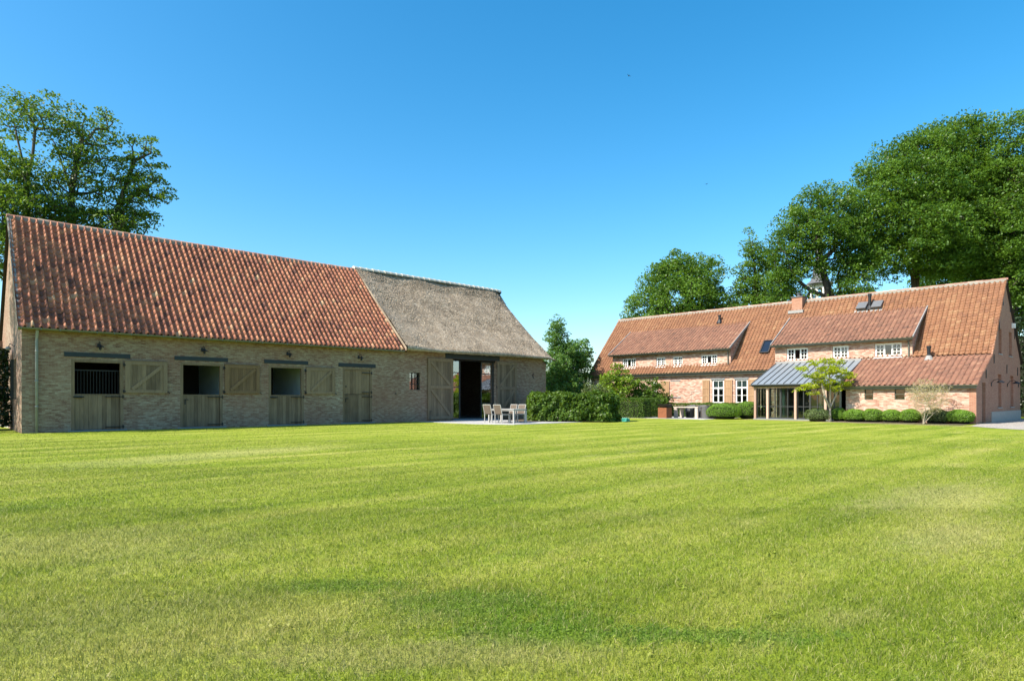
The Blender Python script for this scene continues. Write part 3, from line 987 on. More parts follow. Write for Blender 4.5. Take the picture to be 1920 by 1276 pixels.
    # lamps over the stable doors
    for u, w in ((6.22, 3.30), (10.1, 3.34), (13.95, 3.36), (17.78, 3.36)):
        mb = MB(FB)
        mb.box(u - 0.05, u + 0.05, 0, 0.025, w - 0.04, w + 0.12)
        mb.tube([(u, 0.02, w + 0.1), (u, 0.12, w + 0.2), (u, 0.22, w + 0.17), (u, 0.26, w + 0.06)], 0.012, 6)
        l = mb.build("wall_lamp", M['black_iron'], R)
        m2 = MB(FB)
        p = FB(u, 0.26, w)
        m2.fr = WORLD
        m2.lathe((p.x, p.y, p.z), [(0.02, 0.07), (0.04, 0.05), (0.13, 0.0), (0.135, -0.02), (0.05, -0.01)], 12)
        m2.lathe((p.x, p.y, p.z - 0.14), [(0.02, 0.0), (0.05, 0.03), (0.05, 0.09), (0.03, 0.12)], 10)
        m2.build("lamp_shade", M['black_iron'], l)
    mb = MB(FB)
    mb.tube([(30.74, 0.03, 2.92), (30.66, 0.03, 2.9), (30.62, 0.03, 2.8), (30.64, 0.03, 2.68), (30.70, 0.03, 2.62)], 0.022, 6)
    mb.build("wall_anchor", M['black_iron'], R)
    mb = MB(FB)
    mb.lathe((0, 0, 0), [(0.0, 0), (0.001, 0)], 6) if False else mb.box(20.0, 20.06, 0, 0.05, 1.52, 1.58)
    mb.build("tether_ring", M['black_iron'], R)
    # window and open shutter in the end wall, with a lamp
    FG = Fr((BX0 - 0.05 * BY, 0, 0), (0.05, 1, 0), (-1, 0, 0))
    mb = MB(FG)
    mb.box(31.92, 32.93, -0.2, -0.14, 1.27, 2.83)
    mb.build("end_window", M['dark_frame'], R)
    mb = MB(FG)
    mb.box(32.98, 33.04, 0.0, 0.10, 1.25, 2.85)
    mb.build("end_shutter", M['dark_frame'], R)
    mb = MB(FG)
    mb.tube([(32.5, 0, 3.35), (32.5, 0.16, 3.45), (32.5, 0.2, 3.33)], 0.014, 6)
    l = mb.build("wall_lamp", M['black_iron'], R)
    m2 = MB()
    m2.lathe((BX0 - 0.07, 32.5, 3.23), [(0.05, 0.1), (0.09, 0.05), (0.1, 0.0), (0.05, -0.04)], 12)
    m2.build("lamp_shade", M['pipe'], l)
    return R
build_barn()

# ================================================================ THE HOUSE
HXC, HXM, HXR, HXB = 39.4, 42.7, 46.7, 51.6     # lean-to wall, main wall, ridge, back wall
HY0, HY1 = 7.39, 34.65
KZ = 3.62                                          # roof height above the main wall
SLM = 1.167
def hfr(X):
    return Fr((X, 0, 0), (0, -1, 0), (-1, 0, 0))   # u = -Y
def mainz(X):
    return KZ + SLM * (X - 42.8)

def build_house():
    rng = random.Random(9)
    R = thing("farmhouse", "long low brick farmhouse with orange tiled roof, two wide dormers and zinc porch", "house", ((HXM + HXB) / 2, (HY0 + HY1) / 2, 0))
    FM, FC = hfr(HXM), hfr(HXC)
    # ---- walls
    gws = [(22.72, 23.64, 0.93, 2.62), (20.97, 21.88, 0.93, 2.62), (33.55, 34.27, 1.5, 2.5), (28.25, 28.62, 1.78, 2.6)]
    holes = [rect(-b, -a, w0, w1) for a, b, w0, w1 in gws]
    holes.append(rect(-18.2, -14.4, 0.03, 2.35))
    mb = MB(FM)
    mb.wall(rect(-HY1 + 0.3, -HY0 - 0.3, -0.1, 3.42), holes, 0, -0.3)
    mb.fr = FC
    cw = [(12.10, 12.55, 1.22, 1.81), (10.56, 11.05, 1.22, 1.81)]
    mb.wall(rect(-13.72, -HY0 - 0.3, -0.1, 2.03), [rect(-b, -a, w0, w1) for a, b, w0, w1 in cw], 0, -0.3)
    mb.fr = Fr((0, 13.72, 0), (1, 0, 0), (0, 1, 0))
    mb.wall([(HXC, -0.1), (HXM, -0.1), (HXM, 3.45), (HXC, 2.03)], [], 0, -0.2)
    mb.fr = Fr((HXB, 0, 0), (0, 1, 0), (1, 0, 0))
    mb.wall(rect(HY0 + 0.3, HY1 - 0.3, -0.1, 3.6), [], 0, -0.3)
    mb.fr = Fr((0, HY1, 0), (1, 0, 0), (0, 1, 0))
    mb.wall([(HXM, -0.1), (HXB, -0.1), (HXB, 3.55), (HXR, 8.0), (HXM, 3.42)], [], 0, -0.3)
    # blocked window and relief beside it
    mb.fr = FM
    mb.build("wall", M['house_brick'], R)
    mb = MB(Fr((0, HY0, 0), (1, 0, 0), (0, -1, 0)))
    slots = [(44.85, 45.75, 3.8, 5.22), (47.85, 48.85, 3.8, 5.22), (44.65, 45.7, 0.8, 2.64), (48.3, 49.35, 0.8, 2.64)]
    door = (40.72, 41.55, 0.03, 2.1)
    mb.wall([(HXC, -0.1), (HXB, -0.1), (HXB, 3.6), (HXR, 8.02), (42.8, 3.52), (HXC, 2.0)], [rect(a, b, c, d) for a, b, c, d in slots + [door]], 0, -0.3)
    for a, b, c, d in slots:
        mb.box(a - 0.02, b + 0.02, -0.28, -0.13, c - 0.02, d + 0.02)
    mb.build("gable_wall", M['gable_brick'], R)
    FGa = Fr((0, HY0, 0), (1, 0, 0), (0, -1, 0))
    mb = MB(FGa)
    mb.box(42.9, HXB + 0.02, 0.003, 0.04, 0.0, 0.57)
    mb.build("plinth", M['plinth'], R)
    for a, b, c, d in slots:
        mb = MB(FGa)
        mb.box(a - 0.05, b + 0.05, -0.12, 0.05, c - 0.06, c - 0.002)
        mb.build("sill", M['lead'], R)
    mb = MB(FGa)
    mb.planks(door[0], door[1], -0.2, -0.14, 0.04, 2.1, 0.16, rng)
    d = mb.build("side_door", M['gable_door'], R)
    m2 = MB(FGa)
    m2.tube([(40.85, -0.14, 1.05), (40.85, -0.08, 1.05), (40.98, -0.08, 1.05)], 0.015, 6)
    m2.build("handle", M['black_iron'], d)
    for x, w in ((42.91, 2.2), (47.4, 2.22), (50.94, 2.24)):
        mb = MB(FGa)
        mb.box(x - 0.06, x + 0.06, 0, 0.03, w - 0.25, w - 0.05)
        mb.tube([(x, 0.02, w - 0.1), (x, 0.12, w + 0.08), (x, 0.32, w + 0.12), (x, 0.42, w + 0.05)], 0.016, 6)
        l = mb.build("wall_lamp", M['black_iron'], R)
        m2 = MB()
        m2.lathe((x, HY0 - 0.42, w - 0.06), [(0.03, 0.12), (0.08, 0.09), (0.2, 0.0), (0.19, -0.01)], 12)
        m2.build("lamp_shade", M['black_iron'], l)
    for x, w in ((43.6, 3.2), (47.2, 2.75), (50.6, 2.7), (46.1, 6.6), (48.2, 6.4), (45.0, 5.1), (49.6, 4.9), (41.6, 2.35)):
        mb = MB(FGa)
        mb.box(x - 0.03, x + 0.03, 0.001, 0.035, w, w + 0.5)
        mb.build("wall_anchor", M['black_iron'], R)
    mb = MB(FGa)
    mb.box(48.75, 49.0, 0.0, 0.16, 5.5, 5.78)
    mb.build("alarm_box", M['white_paint'], R)

    # ---- main roof
    S = Vector((1, 0, SLM)).normalized()
    s_of = lambda X, X0: (X - X0) / S.x
    RT0 = HXR - 0.03
    R1, L1 = (11.0, 19.25), (22.2, 32.65)
    X0 = 42.42
    def keep_l(u, s):
        Y = 34.78 - u
        X = X0 + s * S.x
        if Y < 19.12 and X < 42.8:
            return False
        if 42.95 < X < 45.35 and (R1[0] + 0.12 < Y < R1[1] - 0.12 or L1[0] + 0.12 < Y < L1[1] - 0.12):
            return False
        return True
    V1 = tile_field((X0, 34.78, mainz(X0) + 0.02), (0, -1, 0), S, 34.78 - 7.28, s_of(RT0, X0), 0.255, 0.225, 0.018, 0.052, 5, keep_l, bias=0.06, spread=0.26, lip=0.026)
    np_mesh("tiled_roof", *V1[:2], M['house_tile'], R, V1[2])
    mb = MB()
    mb.quad((42.42, 34.7, mainz(42.42) - 0.07), (42.42, 32.6, mainz(42.42) - 0.07), (HXR, 32.6, mainz(HXR) - 0.07), (HXR, 34.7, mainz(HXR) - 0.07))
    mb.quad((42.42, 22.2, mainz(42.42) - 0.07), (42.42, 19.2, mainz(42.42) - 0.07), (HXR, 19.2, mainz(HXR) - 0.07), (HXR, 22.2, mainz(HXR) - 0.07))
    mb.quad((42.7, 11.05, mainz(42.7) - 0.07), (42.7, 7.42, mainz(42.7) - 0.07), (HXR, 7.42, mainz(HXR) - 0.07), (HXR, 11.05, mainz(HXR) - 0.07))
    mb.quad((45.2, 34.7, mainz(45.2) - 0.08), (45.2, 7.42, mainz(45.2) - 0.08), (HXR, 7.42, mainz(HXR) - 0.08), (HXR, 34.7, mainz(HXR) - 0.08))
    mb.quad((42.42, 32.6, mainz(42.42) - 0.08), (42.42, 22.2, mainz(42.42) - 0.08), (42.95, 22.2, mainz(42.95) - 0.08), (42.95, 32.6, mainz(42.95) - 0.08))
    mb.quad((HXB + 0.3, 34.75, 3.45), (HXB + 0.3, 7.28, 3.45), (HXR, 7.28, 8.12), (HXR, 34.75, 8.12))
    mb.quad((39.25, 13.7, 1.93), (39.25, 7.42, 1.93), (42.8, 7.42, KZ - 0.07), (42.8, 13.7, KZ - 0.07))
    mb.box(42.75, 45.6, 10.9, 32.7, 3.3, 3.4)
    mb.build("roof_deck", M['dark_wood'], R)
    # catslide
    SC_ = Vector((3.6, 0, 1.66)); HC = SC_.length; SC_.normalize()
    V2 = tile_field((39.2, 13.74, 1.985), (0, -1, 0), SC_, 13.74 - 7.28, HC + 0.03, 0.26, 0.225, 0.018, 0.056, 6, bias=0.0, spread=0.32, lip=0.03)
    np_mesh("lean_to_roof", *V2[:2], M['mossy_tile'], R, V2[2])
    mb = MB()
    ridge_row(mb, (HXR, 34.78, mainz(HXR) - 0.06), (HXR, 7.26, mainz(HXR) - 0.06), 0.12, 0.38, rng)
    mb.build("ridge_tiles", M['ridge_tile'], R)
    mb = MB()
    mb.box(HXR - 0.17, HXR + 0.17, 7.3, 34.74, mainz(HXR) - 0.22, mainz(HXR) - 0.01)
    mb.build("ridge_mortar", M['mortar'], R)
    # verge boards
    mb = MB()
    mb.beam((42.75, 7.33, KZ - 0.03), (HXR, 7.33, mainz(HXR) - 0.1), 0.10, 0.07, (0, 1, 0))
    mb.build("verge_mortar", M['gable_brick'], R)
    mb = MB()
    mb.beam((39.2, 7.33, 1.94), (42.8, 7.33, KZ - 0.06), 0.10, 0.07, (0, 1, 0))
    mb.build("verge_mortar", M['gable_brick'], R)
    mb = MB()
    mb.beam((42.4, 34.72, mainz(42.4) - 0.08), (HXR, 34.72, mainz(HXR) - 0.1), 0.10, 0.08, (0, 1, 0))
    mb.build("verge_mortar", M['gable_brick'], R)

    # ---- dormers
    def dormer(Y0, Y1, wins):
        zE, XE = 4.80, 42.50
        XT = 45.5
        sl = 0.672
        u0, u1 = -Y1 + 0.1, -Y0 - 0.1
        mb = MB(hfr(42.87))
        mb.wall(rect(u0 + 0.12, u1 - 0.12, 3.45, 4.98), [rect(-b, -a, c, d) for a, b, c, d, _ in wins], 0, -0.2)
        for Yc, ny in ((Y0 + 0.1, -1), (Y1 - 0.1, 1)):
            mb.fr = Fr((0, Yc, 0), (1, 0, 0), (0, ny, 0))
            mb.wall([(42.87, 3.4), (45.45, 6.4), (45.45, 6.68), (42.87, 5.0)], [], 0, -0.12)
        d = mb.build("dormer", M['house_brick'], R)
        Sd = Vector((1, 0, sl)).normalized()
        V3 = tile_field((XE, Y1 + 0.02, zE), (0, -1, 0), Sd, Y1 - Y0 + 0.04, (XT + 0.06 - XE) / Sd.x, 0.25, 0.215, 0.018, 0.052, int(Y0 * 7), bias=-0.02, spread=0.32, lip=0.028)
        np_mesh("dormer_roof", *V3[:2], M['mossy_tile'], d, V3[2])
        m2 = MB()
        m2.quad((XE + 0.05, Y1, zE - 0.05), (XE + 0.05, Y0, zE - 0.05), (XT, Y0, zE + sl * (XT - XE) - 0.08), (XT, Y1, zE + sl * (XT - XE) - 0.08))
        m2.build("dormer_deck", M['dark_wood'], d)
        for Yc in (Y0 - 0.03, Y1 + 0.03):
            m2 = MB()
            m2.beam((XE - 0.02, Yc, zE + 0.0), (XT + 0.05, Yc, zE + sl * (XT + 0.05 - XE) + 0.0), 0.14, 0.05, (0, 1, 0))
            m2.build("verge_trim", M['lead'], d)
        m2 = MB()
        m2.box(XE - 0.005, XE + 0.055, Y0, Y1, zE - 0.14, zE - 0.03)
        half_gutter(m2, (XE - 0.06, Y1 + 0.06, zE - 0.01), (XE - 0.06, Y0 - 0.06, zE - 0.01), 0.06)
        m2.build("gutter", M['gutter'], d)
        m2 = MB()
        m2.box(42.82, 42.868, Y0 + 0.1, Y1 - 0.1, 3.56, 3.66)
        m2.build("flashing", M['lead'], d)
        m2 = MB(hfr(42.87))
        m2.tube([(-Y0 - 0.28, 0.3, 4.78), (-Y0 - 0.28, 0.1, 4.6), (-Y0 - 0.28, 0.06, 3.7)], 0.04, 8)
        m2.build("downpipe", M['gutter'], d)
        for a, b, c, e, kind in wins:
            window(42.87, a, b, c, e, kind)
    def window(X, a, b, w0, w1, kind):
        """white painted window; casements given as (fraction, fraction, columns, rows)"""
        F = hfr(X)
        u0, u1 = -b, -a
        n = -0.07
        mb = MB(F)
        fw = 0.055
        mb.box(u0, u0 + fw, n - 0.05, n, w0, w1)
        mb.box(u1 - fw, u1, n - 0.05, n, w0, w1)
        mb.box(u0 + fw, u1 - fw, n - 0.05, n, w0, w0 + fw + 0.02)
        mb.box(u0 + fw, u1 - fw, n - 0.05, n, w1 - fw, w1)
        iu0, iu1, iw0, iw1 = u0 + fw, u1 - fw, w0 + fw + 0.02, w1 - fw
        for (f0, f1, g0, g1, nx, ny) in kind:
            a0, a1 = iu0 + (iu1 - iu0) * f0, iu0 + (iu1 - iu0) * f1
            b0, b1 = iw0 + (iw1 - iw0) * g0, iw0 + (iw1 - iw0) * g1
            cf = 0.042
            mb.box(a0, a0 + cf, n - 0.04, n + 0.012, b0, b1)
            mb.box(a1 - cf, a1, n - 0.04, n + 0.012, b0, b1)
            mb.box(a0 + cf, a1 - cf, n - 0.04, n + 0.012, b0, b0 + cf + 0.012)
            mb.box(a0 + cf, a1 - cf, n - 0.04, n + 0.012, b1 - cf, b1)
            for k in range(1, nx):
                u = a0 + cf + (a1 - a0 - 2 * cf) * k / nx
                mb.box(u - 0.014, u + 0.014, n - 0.035, n + 0.006, b0 + cf, b1 - cf)
            for k in range(1, ny):
                w = b0 + cf + (b1 - b0 - 2 * cf) * k / ny
                mb.box(a0 + cf, a1 - cf, n - 0.036, n + 0.005, w - 0.014, w + 0.014)
        o = mb.build("window", M['white_paint'], R)
        m2 = MB(F)
        m2.quad((u0 + 0.02, n - 0.02, w0 + 0.02), (u1 - 0.02, n - 0.02, w0 + 0.02), (u1 - 0.02, n - 0.02, w1 - 0.02), (u0 + 0.02, n - 0.02, w1 - 0.02))
        m2.build("pane", M['glass'], o)
        m2 = MB(F)
        m2.box(u0 - 0.03, u1 + 0.03, n, 0.06, w0 - 0.055, w0 - 0.002)
        m2.build("sill", M['white_paint'] if X > 42.8 else M['lead'], o)
    T3 = [(0.0, 0.34, 0, 1, 2, 3), (0.34, 0.66, 0, 1, 1, 1), (0.66, 1.0, 0, 1, 2, 3)]
    T2 = [(0.0, 0.5, 0, 1, 2, 3), (0.5, 1.0, 0, 1, 2, 3)]
    dormer(R1[0], R1[1], [(17.01, 18.38, 3.74, 4.56, T3), (14.56, 15.51, 3.74, 4.55, T2), (11.65, 13.09, 3.74, 4.56, T3)])
    dormer(L1[0], L1[1], [(30.3, 31.59, 3.72, 4.48, T3), (27.6, 28.41, 3.72, 4.45, T2), (26.13, 26.95, 3.72, 4.45, T2), (23.33, 24.61, 3.72, 4.45, T3)])
    GW = [(0, 1, 0.66, 1, 2, 1), (0, 0.5, 0, 0.66, 1, 2), (0.5, 1, 0, 0.66, 1, 2)]
    for a, b, w0, w1 in gws[:2]:
        window(HXM, a, b, w0, w1, GW)
        mb = MB(FM)
        mb.box(-b - 0.08, -a + 0.08, 0.003, 0.03, w1 + 0.01, w1 + 0.10)
        mb.build("window_head", M['bluestone'], R)
        mb = MB(FM)
        mb.box(-b + 0.03, -a - 0.03, -0.26, -0.24, w0 + 0.95, w1)
        mb.build("roller_blind", M['blind'], R)
    window(HXM, *gws[2], [(0, 0.5, 0, 1, 1, 2), (0.5, 1, 0, 1, 1, 2)])
    window(HXM, *gws[3], [(0, 1, 0, 1, 1, 1)])
    # shutters
    for a, b, w0, w1, st in ((23.82, 24.36, 0.94, 2.62, 3), (22.08, 22.66, 0.94, 2.6, 3), (20.36, 20.92, 0.94, 2.6, 3), (27.13, 27.87, 1.47, 2.6, 1), (33.0, 33.5, 1.5, 2.5, 1)):
        mb = MB(FM)
        u0, u1 = -b, -a
        mb.planks(u0 + 0.03, u1 - 0.03, 0.03, 0.055, w0 + 0.02, w1 - 0.02, 0.13, rng)
        mb.box(u0, u0 + 0.07, 0.025, 0.075, w0, w1, 0.5)
        mb.box(u1 - 0.07, u1, 0.025, 0.075, w0, w1, 0.6)
        for k in range(st + 1):
            w = w0 + (w1 - w0 - 0.08) * k / st
            mb.box(u0 + 0.07, u1 - 0.07, 0.025, 0.073, w, w + 0.08, rng.random())
        mb.build("window_shutter", M['shutter_wood'], R)
    # blocked-up openings in the wall
    mb = MB(FM)
    mb.box(-27.06, -26.15, 0.003, 0.04, 1.36, 1.42)
    mb.box(-27.04, -26.2, 0.003, 0.025, 2.60, 2.67)
    mb.build("blocked_window_sill", M['bluestone'], R)
    mb = MB(FM)
    mb.box(-25.26, -24.44, 0.003, 0.02, 1.80, 1.83)
    mb.box(-25.28, -25.262, 0.003, 0.015, 0.5, 1.82)
    mb.build("blocked_door_edge", M['mortar'], R)
    # dark inside
    mb = MB()
    mb.box(HXM + 2.2, HXM + 2.3, HY0 + 0.4, HY1 - 0.4, 0.02, 3.25)
    mb.box(HXM + 0.31, HXM + 2.2, HY0 + 0.4, HY1 - 0.4, -0.05, 0.02)
    mb.box(HXC + 0.31, HXM, HY0 + 0.35, 13.5, -0.05, 0.02)
    mb.build("interior", M['interior'], R)
    # small dark lean-to windows
    for a, b, w0, w1 in cw:
        mb = MB(FC)
        u0, u1 = -b, -a
        mb.box(u0, u0 + 0.04, -0.11, -0.05, w0, w1)
        mb.box(u1 - 0.04, u1, -0.11, -0.05, w0, w1)
        for w in (w0, (w0 + w1) / 2 - 0.015, w1 - 0.04):
            mb.box(u0 + 0.04, u1 - 0.04, -0.109, -0.051, w, w + 0.04)
        o = mb.build("window", M['gable_door'], R)
        m2 = MB(FC)
        m2.quad((u0 + 0.02, -0.08, w0 + 0.02), (u1 - 0.02, -0.08, w0 + 0.02), (u1 - 0.02, -0.08, w1 - 0.02), (u0 + 0.02, -0.08, w1 - 0.02))
        m2.build("pane", M['green_glass'], o)
    # gutters
    mb = MB()
    half_gutter(mb, (42.36, 34.8, mainz(42.42) + 0.0), (42.36, 19.3, mainz(42.42) + 0.0), 0.07)
    mb.box(42.44, 42.50, 19.3, 34.7, mainz(42.42) - 0.2, mainz(42.42) - 0.05)
    mb.build("gutter", M['gutter'], R)
    mb = MB()
    half_gutter(mb, (39.13, 13.74, 1.97), (39.13, 7.3, 1.97), 0.07)
    mb.box(39.2, 39.26, 7.35, 13.7, 1.80, 1.93)
    mb.build("gutter", M['gutter'], R)
    mb = MB(FC)
    mb.tube([(-13.78, 0.27, 1.93), (-13.78, 0.12, 1.75), (-13.78, 0.1, 0.0)], 0.06, 10)
    mb.build("downpipe", M['lead'], R, smooth=True)
    mb = MB(FM)
    mb.tube([(-34.5, 0.3, 3.1), (-34.5, 0.1, 2.9), (-34.5, 0.08, 0.0)], 0.05, 8)
    mb.build("downpipe", M['lead'], R, smooth=True)
    # chimney
    mb = MB()
    mb.box(46.05, 46.7, 18.66, 19.38, 7.3, 8.34)
    c = mb.build("chimney", M['gable_brick'], R)
    m2 = MB()
    m2.box(46.0, 46.75, 18.61, 19.43, 8.341, 8.41)
    m2.tube([(46.38, 19.02, 8.41), (46.38, 19.02, 8.62)], 0.11, 10)
    m2.tube([(46.38, 19.02, 8.61), (46.38, 19.02, 8.66)], 0.16, 10)
    m2.build("chimney_cap", M['slate'], c)
    m2 = MB()
    m2.box(45.78, 46.2, 18.5, 19.54, 7.22, 7.42)
    m2.build("flashing", M['lead'], c)
    mb = MB()
    mb.tube([(47.3, 18.45, 7.4), (47.3, 18.45, 9.3)], 0.018, 5)
    mb.build("lightning_rod", M['black_iron'], R)
    # roof vents and flues
    def on_roof(X, Y, lift=0.06):
        return Vector((X - lift * S.z, Y, mainz(X) + lift * S.x))
    for Y0, Y1 in ((14.42, 15.0), (13.53, 14.1)):
        p, q = 45.66, 46.1
        mb = MB()
        mb.add([tuple(on_roof(p, Y0, 0.05)), tuple(on_roof(p, Y1, 0.05)), tuple(on_roof(q, Y1, 0.05)), tuple(on_roof(q, Y0, 0.05)),
                tuple(on_roof(p, Y0, 0.22) + Vector((-0.1, 0, 0))), tuple(on_roof(p, Y1, 0.22) + Vector((-0.1, 0, 0))), tuple(on_roof(q, Y1, 0.14)), tuple(on_roof(q, Y0, 0.14))],
               [(0, 3, 2, 1), (4, 5, 6, 7), (0, 1, 5, 4), (1, 2, 6, 5), (2, 3, 7, 6), (3, 0, 4, 7)])
        o = mb.build("roof_window", M['vent_metal'], R)
        m2 = MB()
        m2.add([tuple(on_roof(p - 0.14, Y0 - 0.12, 0.055)), tuple(on_roof(p - 0.14, Y1 + 0.12, 0.055)), tuple(on_roof(p, Y1 + 0.12, 0.06)), tuple(on_roof(p, Y0 - 0.12, 0.06))], [(0, 1, 2, 3)])
        m2.build("flashing", M['lead'], o)
    for X, Y, h in ((45.75, 14.26, 0.95), (45.75, 24.7, 0.55), (42.55, 10.2, 0.72)):
        z = mainz(X) if X > 42.7 else 1.985 + 0.461 * (X - 39.2)
        mb = MB()
        mb.tube([(X, Y, z - 0.1), (X, Y, z + h * 0.8), (X, Y, z + h * 0.81), (X, Y, z + h)], [0.095, 0.095, 0.12, 0.12], 12)
        o = mb.build("flue_pipe", M['black_iron'], R)
        m2 = MB()
        m2.lathe((X, Y, z - 0.08), [(0.26, 0.0), (0.2, 0.1), (0.12, 0.26)], 12)
        m2.build("flashing", M['black_iron'] if X > 43 else M['lead'], o)
    a = [on_roof(43.42, 20.42, 0.12), on_roof(43.42, 19.82, 0.12), on_roof(44.15, 19.82, 0.12), on_roof(44.15, 20.42, 0.12)]
    mb = MB()
    for i in range(4):
        mb.beam(a[i], a[(i + 1) % 4], 0.07, 0.10, (-S.z, 0, S.x))
    o = mb.build("roof_window", M['black_steel'], R)
    m2 = MB()
    m2.quad(*[tuple(v) for v in a])
    m2.build("pane", M['roof_glass'], o)
    m2 = MB()
    m2.quad(*[tuple(v + Vector((0.02, 0, -0.02))) for v in a])
    m2.build("roof_window_backing", M['black_steel'], o)

    # ---- glazed porch with zinc roof
    mb = MB()
    zS = Vector((42.8 - 39.2, 0, 3.60 - 2.17))
    P0, P1 = Vector((39.2, 19.05, 2.17)), Vector((39.2, 13.76, 2.17))
    Nn = Vector((-zS.z, 0, zS.x)).normalized()
    mb.add([tuple(P0), tuple(P1), tuple(P1 + zS), tuple(P0 + zS), tuple(P0 - Nn * 0.06), tuple(P1 - Nn * 0.06), tuple(P1 + zS - Nn * 0.06), tuple(P0 + zS - Nn * 0.06)],
           [(0, 1, 2, 3), (7, 6, 5, 4), (0, 4, 5, 1), (3, 2, 6, 7), (1, 5, 6, 2), (0, 3, 7, 4)])
    o = mb.build("porch_roof", M['zinc'], R)
    m2 = MB()
    for k in range(14):
        y = 19.03 - k * 0.4042
        p = Vector((39.2, y, 2.17))
        m2.beam(p + Nn * 0.025, p + zS + Nn * 0.025, 0.022, 0.05, tuple(Nn))
    m2.build("standing_seam", M['slate'], o)
    m2 = MB()
    half_gutter(m2, (39.14, 19.1, 2.13), (39.14, 13.76, 2.13), 0.065)
    m2.box(39.2, 39.25, 13.78, 19.0, 2.02, 2.10)
    m2.build("gutter", M['dark_frame'], o)
    m2 = MB()
    m2.box(42.74, 42.86, 13.8, 19.1, 3.58, 3.72)
    m2.build("flashing", M['lead'], o)
    for y in (18.86, 18.07, 16.36, 14.63):
        mb = MB()
        mb.box(39.36, 39.48, y - 0.065, y + 0.065, 0.0, 1.93, rng.random())
        mb.build("porch_post", M['post_wood'], R)
    mb = MB()
    mb.box(39.35, 39.49, 13.78, 18.95, 1.931, 2.03)
    mb.build("porch_beam", M['post_wood'], R)
    mb = MB()
    mb.box(39.3, 42.68, 13.75, 18.95, 0.001, 0.06)
    mb.build("porch_floor", M['bluestone'], R)
    FP = hfr(39.47)
    def bay(y0, y1, posts, rails, name="porch_glazing", door=False):
        mb = MB(FP)
        u0, u1 = -y1, -y0
        for p in [0, 1] + posts:
            u = u0 + (u1 - u0 - 0.05) * p
            mb.box(u, u + 0.05, -0.08, -0.02, 0.061, 1.93)
        for w in [0.061, 1.86] + rails:
            mb.box(u0 + 0.05, u1 - 0.05, -0.078, -0.022, w, w + (0.09 if w < 0.1 else 0.05))
        o = mb.build(name, M['dark_frame'], R)
        m2 = MB(FP)
        m2.quad((u0 + 0.02, -0.05, 0.08), (u1 - 0.02, -0.05, 0.08), (u1 - 0.02, -0.05, 1.9), (u0 + 0.02, -0.05, 1.9))
        m2.build("pane", M['green_glass'], o)
        if door:
            m2 = MB(FP)
            uu = u0 + 0.12 if door == 1 else u1 - 0.12
            m2.tube([(uu, -0.02, 1.0), (uu, 0.03, 1.0), (uu + 0.1 * (1 if door == 1 else -1), 0.03, 1.0)], 0.012, 6)
            m2.build("handle", M['black_iron'], o)
    bay(18.135, 18.795, [], [0.78])
    mb = MB(FP)
    for k in range(4):
        u = -18.78 + 0.05 + k * 0.18
        mb.box(u, u + 0.06, -0.2, -0.1, 0.065, 1.92)
    mb.build("louvre", M['dark_frame'], R)
    bay(17.30, 18.005, [0.5], [0.78])
    bay(16.425, 17.30, [0.5], [0.78], "porch_door", 1)
    bay(15.55, 16.295, [0.5], [0.78], "porch_door", 2)
    bay(14.695, 15.55, [0.5], [0.78])
    bay(13.80, 14.565, [0.5], [0.78])
    mb = MB(Fr((0, 18.9, 0), (1, 0, 0), (0, 1, 0)))
    for u in (39.5, 40.5, 41.6, 42.6):
        mb.box(u, u + 0.05, -0.05, 0.0, 0.061, 2.2)
    o = mb.build("porch_glazing", M['dark_frame'], R)
    m2 = MB(Fr((0, 18.9, 0), (1, 0, 0), (0, 1, 0)))
    m2.add([(39.5, -0.02, 0.06), (42.68, -0.02, 0.06), (42.68, -0.02, 3.4), (39.5, -0.02, 2.2)], [(0, 1, 2, 3)])
    m2.build("pane", M['green_glass'], o)
    mb = MB()
    for y in (17.45, 17.62, 15.0, 15.25):
        mb.tube([(40.3, y, 0.06), (40.3, y, 2.2)], 0.09, 8)
    mb.build("curtain", M['curtain'], R, smooth=True)
    return R
build_house()

# ================================================================ GROUND
def sheet(name, pts, z, mat, kind='structure', h=0.0):
    mb = MB()
    k = len(pts)
    if h:
        mb.add([(x, y, z - h) for x, y in pts] + [(x, y, z) for x, y in pts],
               [tuple(range(k, 2 * k))] + [(i, (i + 1) % k, (i + 1) % k + k, i + k) for i in range(k)])
    else:
        mb.add([(x, y, z) for x, y in pts], [tuple(range(k))])
    return tag(mb.build(name, mat, None), kind=kind)
sheet("lawn", [(-700, -700), (900, -700), (900, 900), (-700, 900)], 0.0, M['lawn'])
sheet("patio", [(21.5, 29.60), (21.5, 24.6), (22.3, 22.9), (27.6, 22.9), (28.6, 29.60)], 0.02, M['paving'], h=0.1)
sheet("gravel_drive", [(33.2, 4.5), (34.6, 6.0), (36.2, 7.0), (39.35, 7.33), (52.0, 7.33), (60, 3), (60, -14), (31, -14), (31.5, 0)], 0.012, M['gravel'])
sheet("garden_path", [(35.7, 6.7), (36.15, 7.0), (37.9, 13.6), (38.9, 19.2), (38.5, 19.4), (37.4, 13.8)], 0.008, M['path'])
sheet("planting_bed", [(37.2, 7.6), (39.38, 7.5), (39.38, 13.6), (38.3, 14.6), (37.9, 13.0)], 0.016, M['soil'])
sheet("terrace", [(36.3, 20.6), (36.3, 26.8), (40.6, 26.8), (40.6, 20.6)], 0.018, M['paving'], h=0.1)
sheet("hedge_bed", [(25.2, 25.4), (26.2, 24.7), (28.3, 21.6), (30.6, 22.6), (29.0, 29.5), (27.6, 29.5)], 0.03, M['soil'])

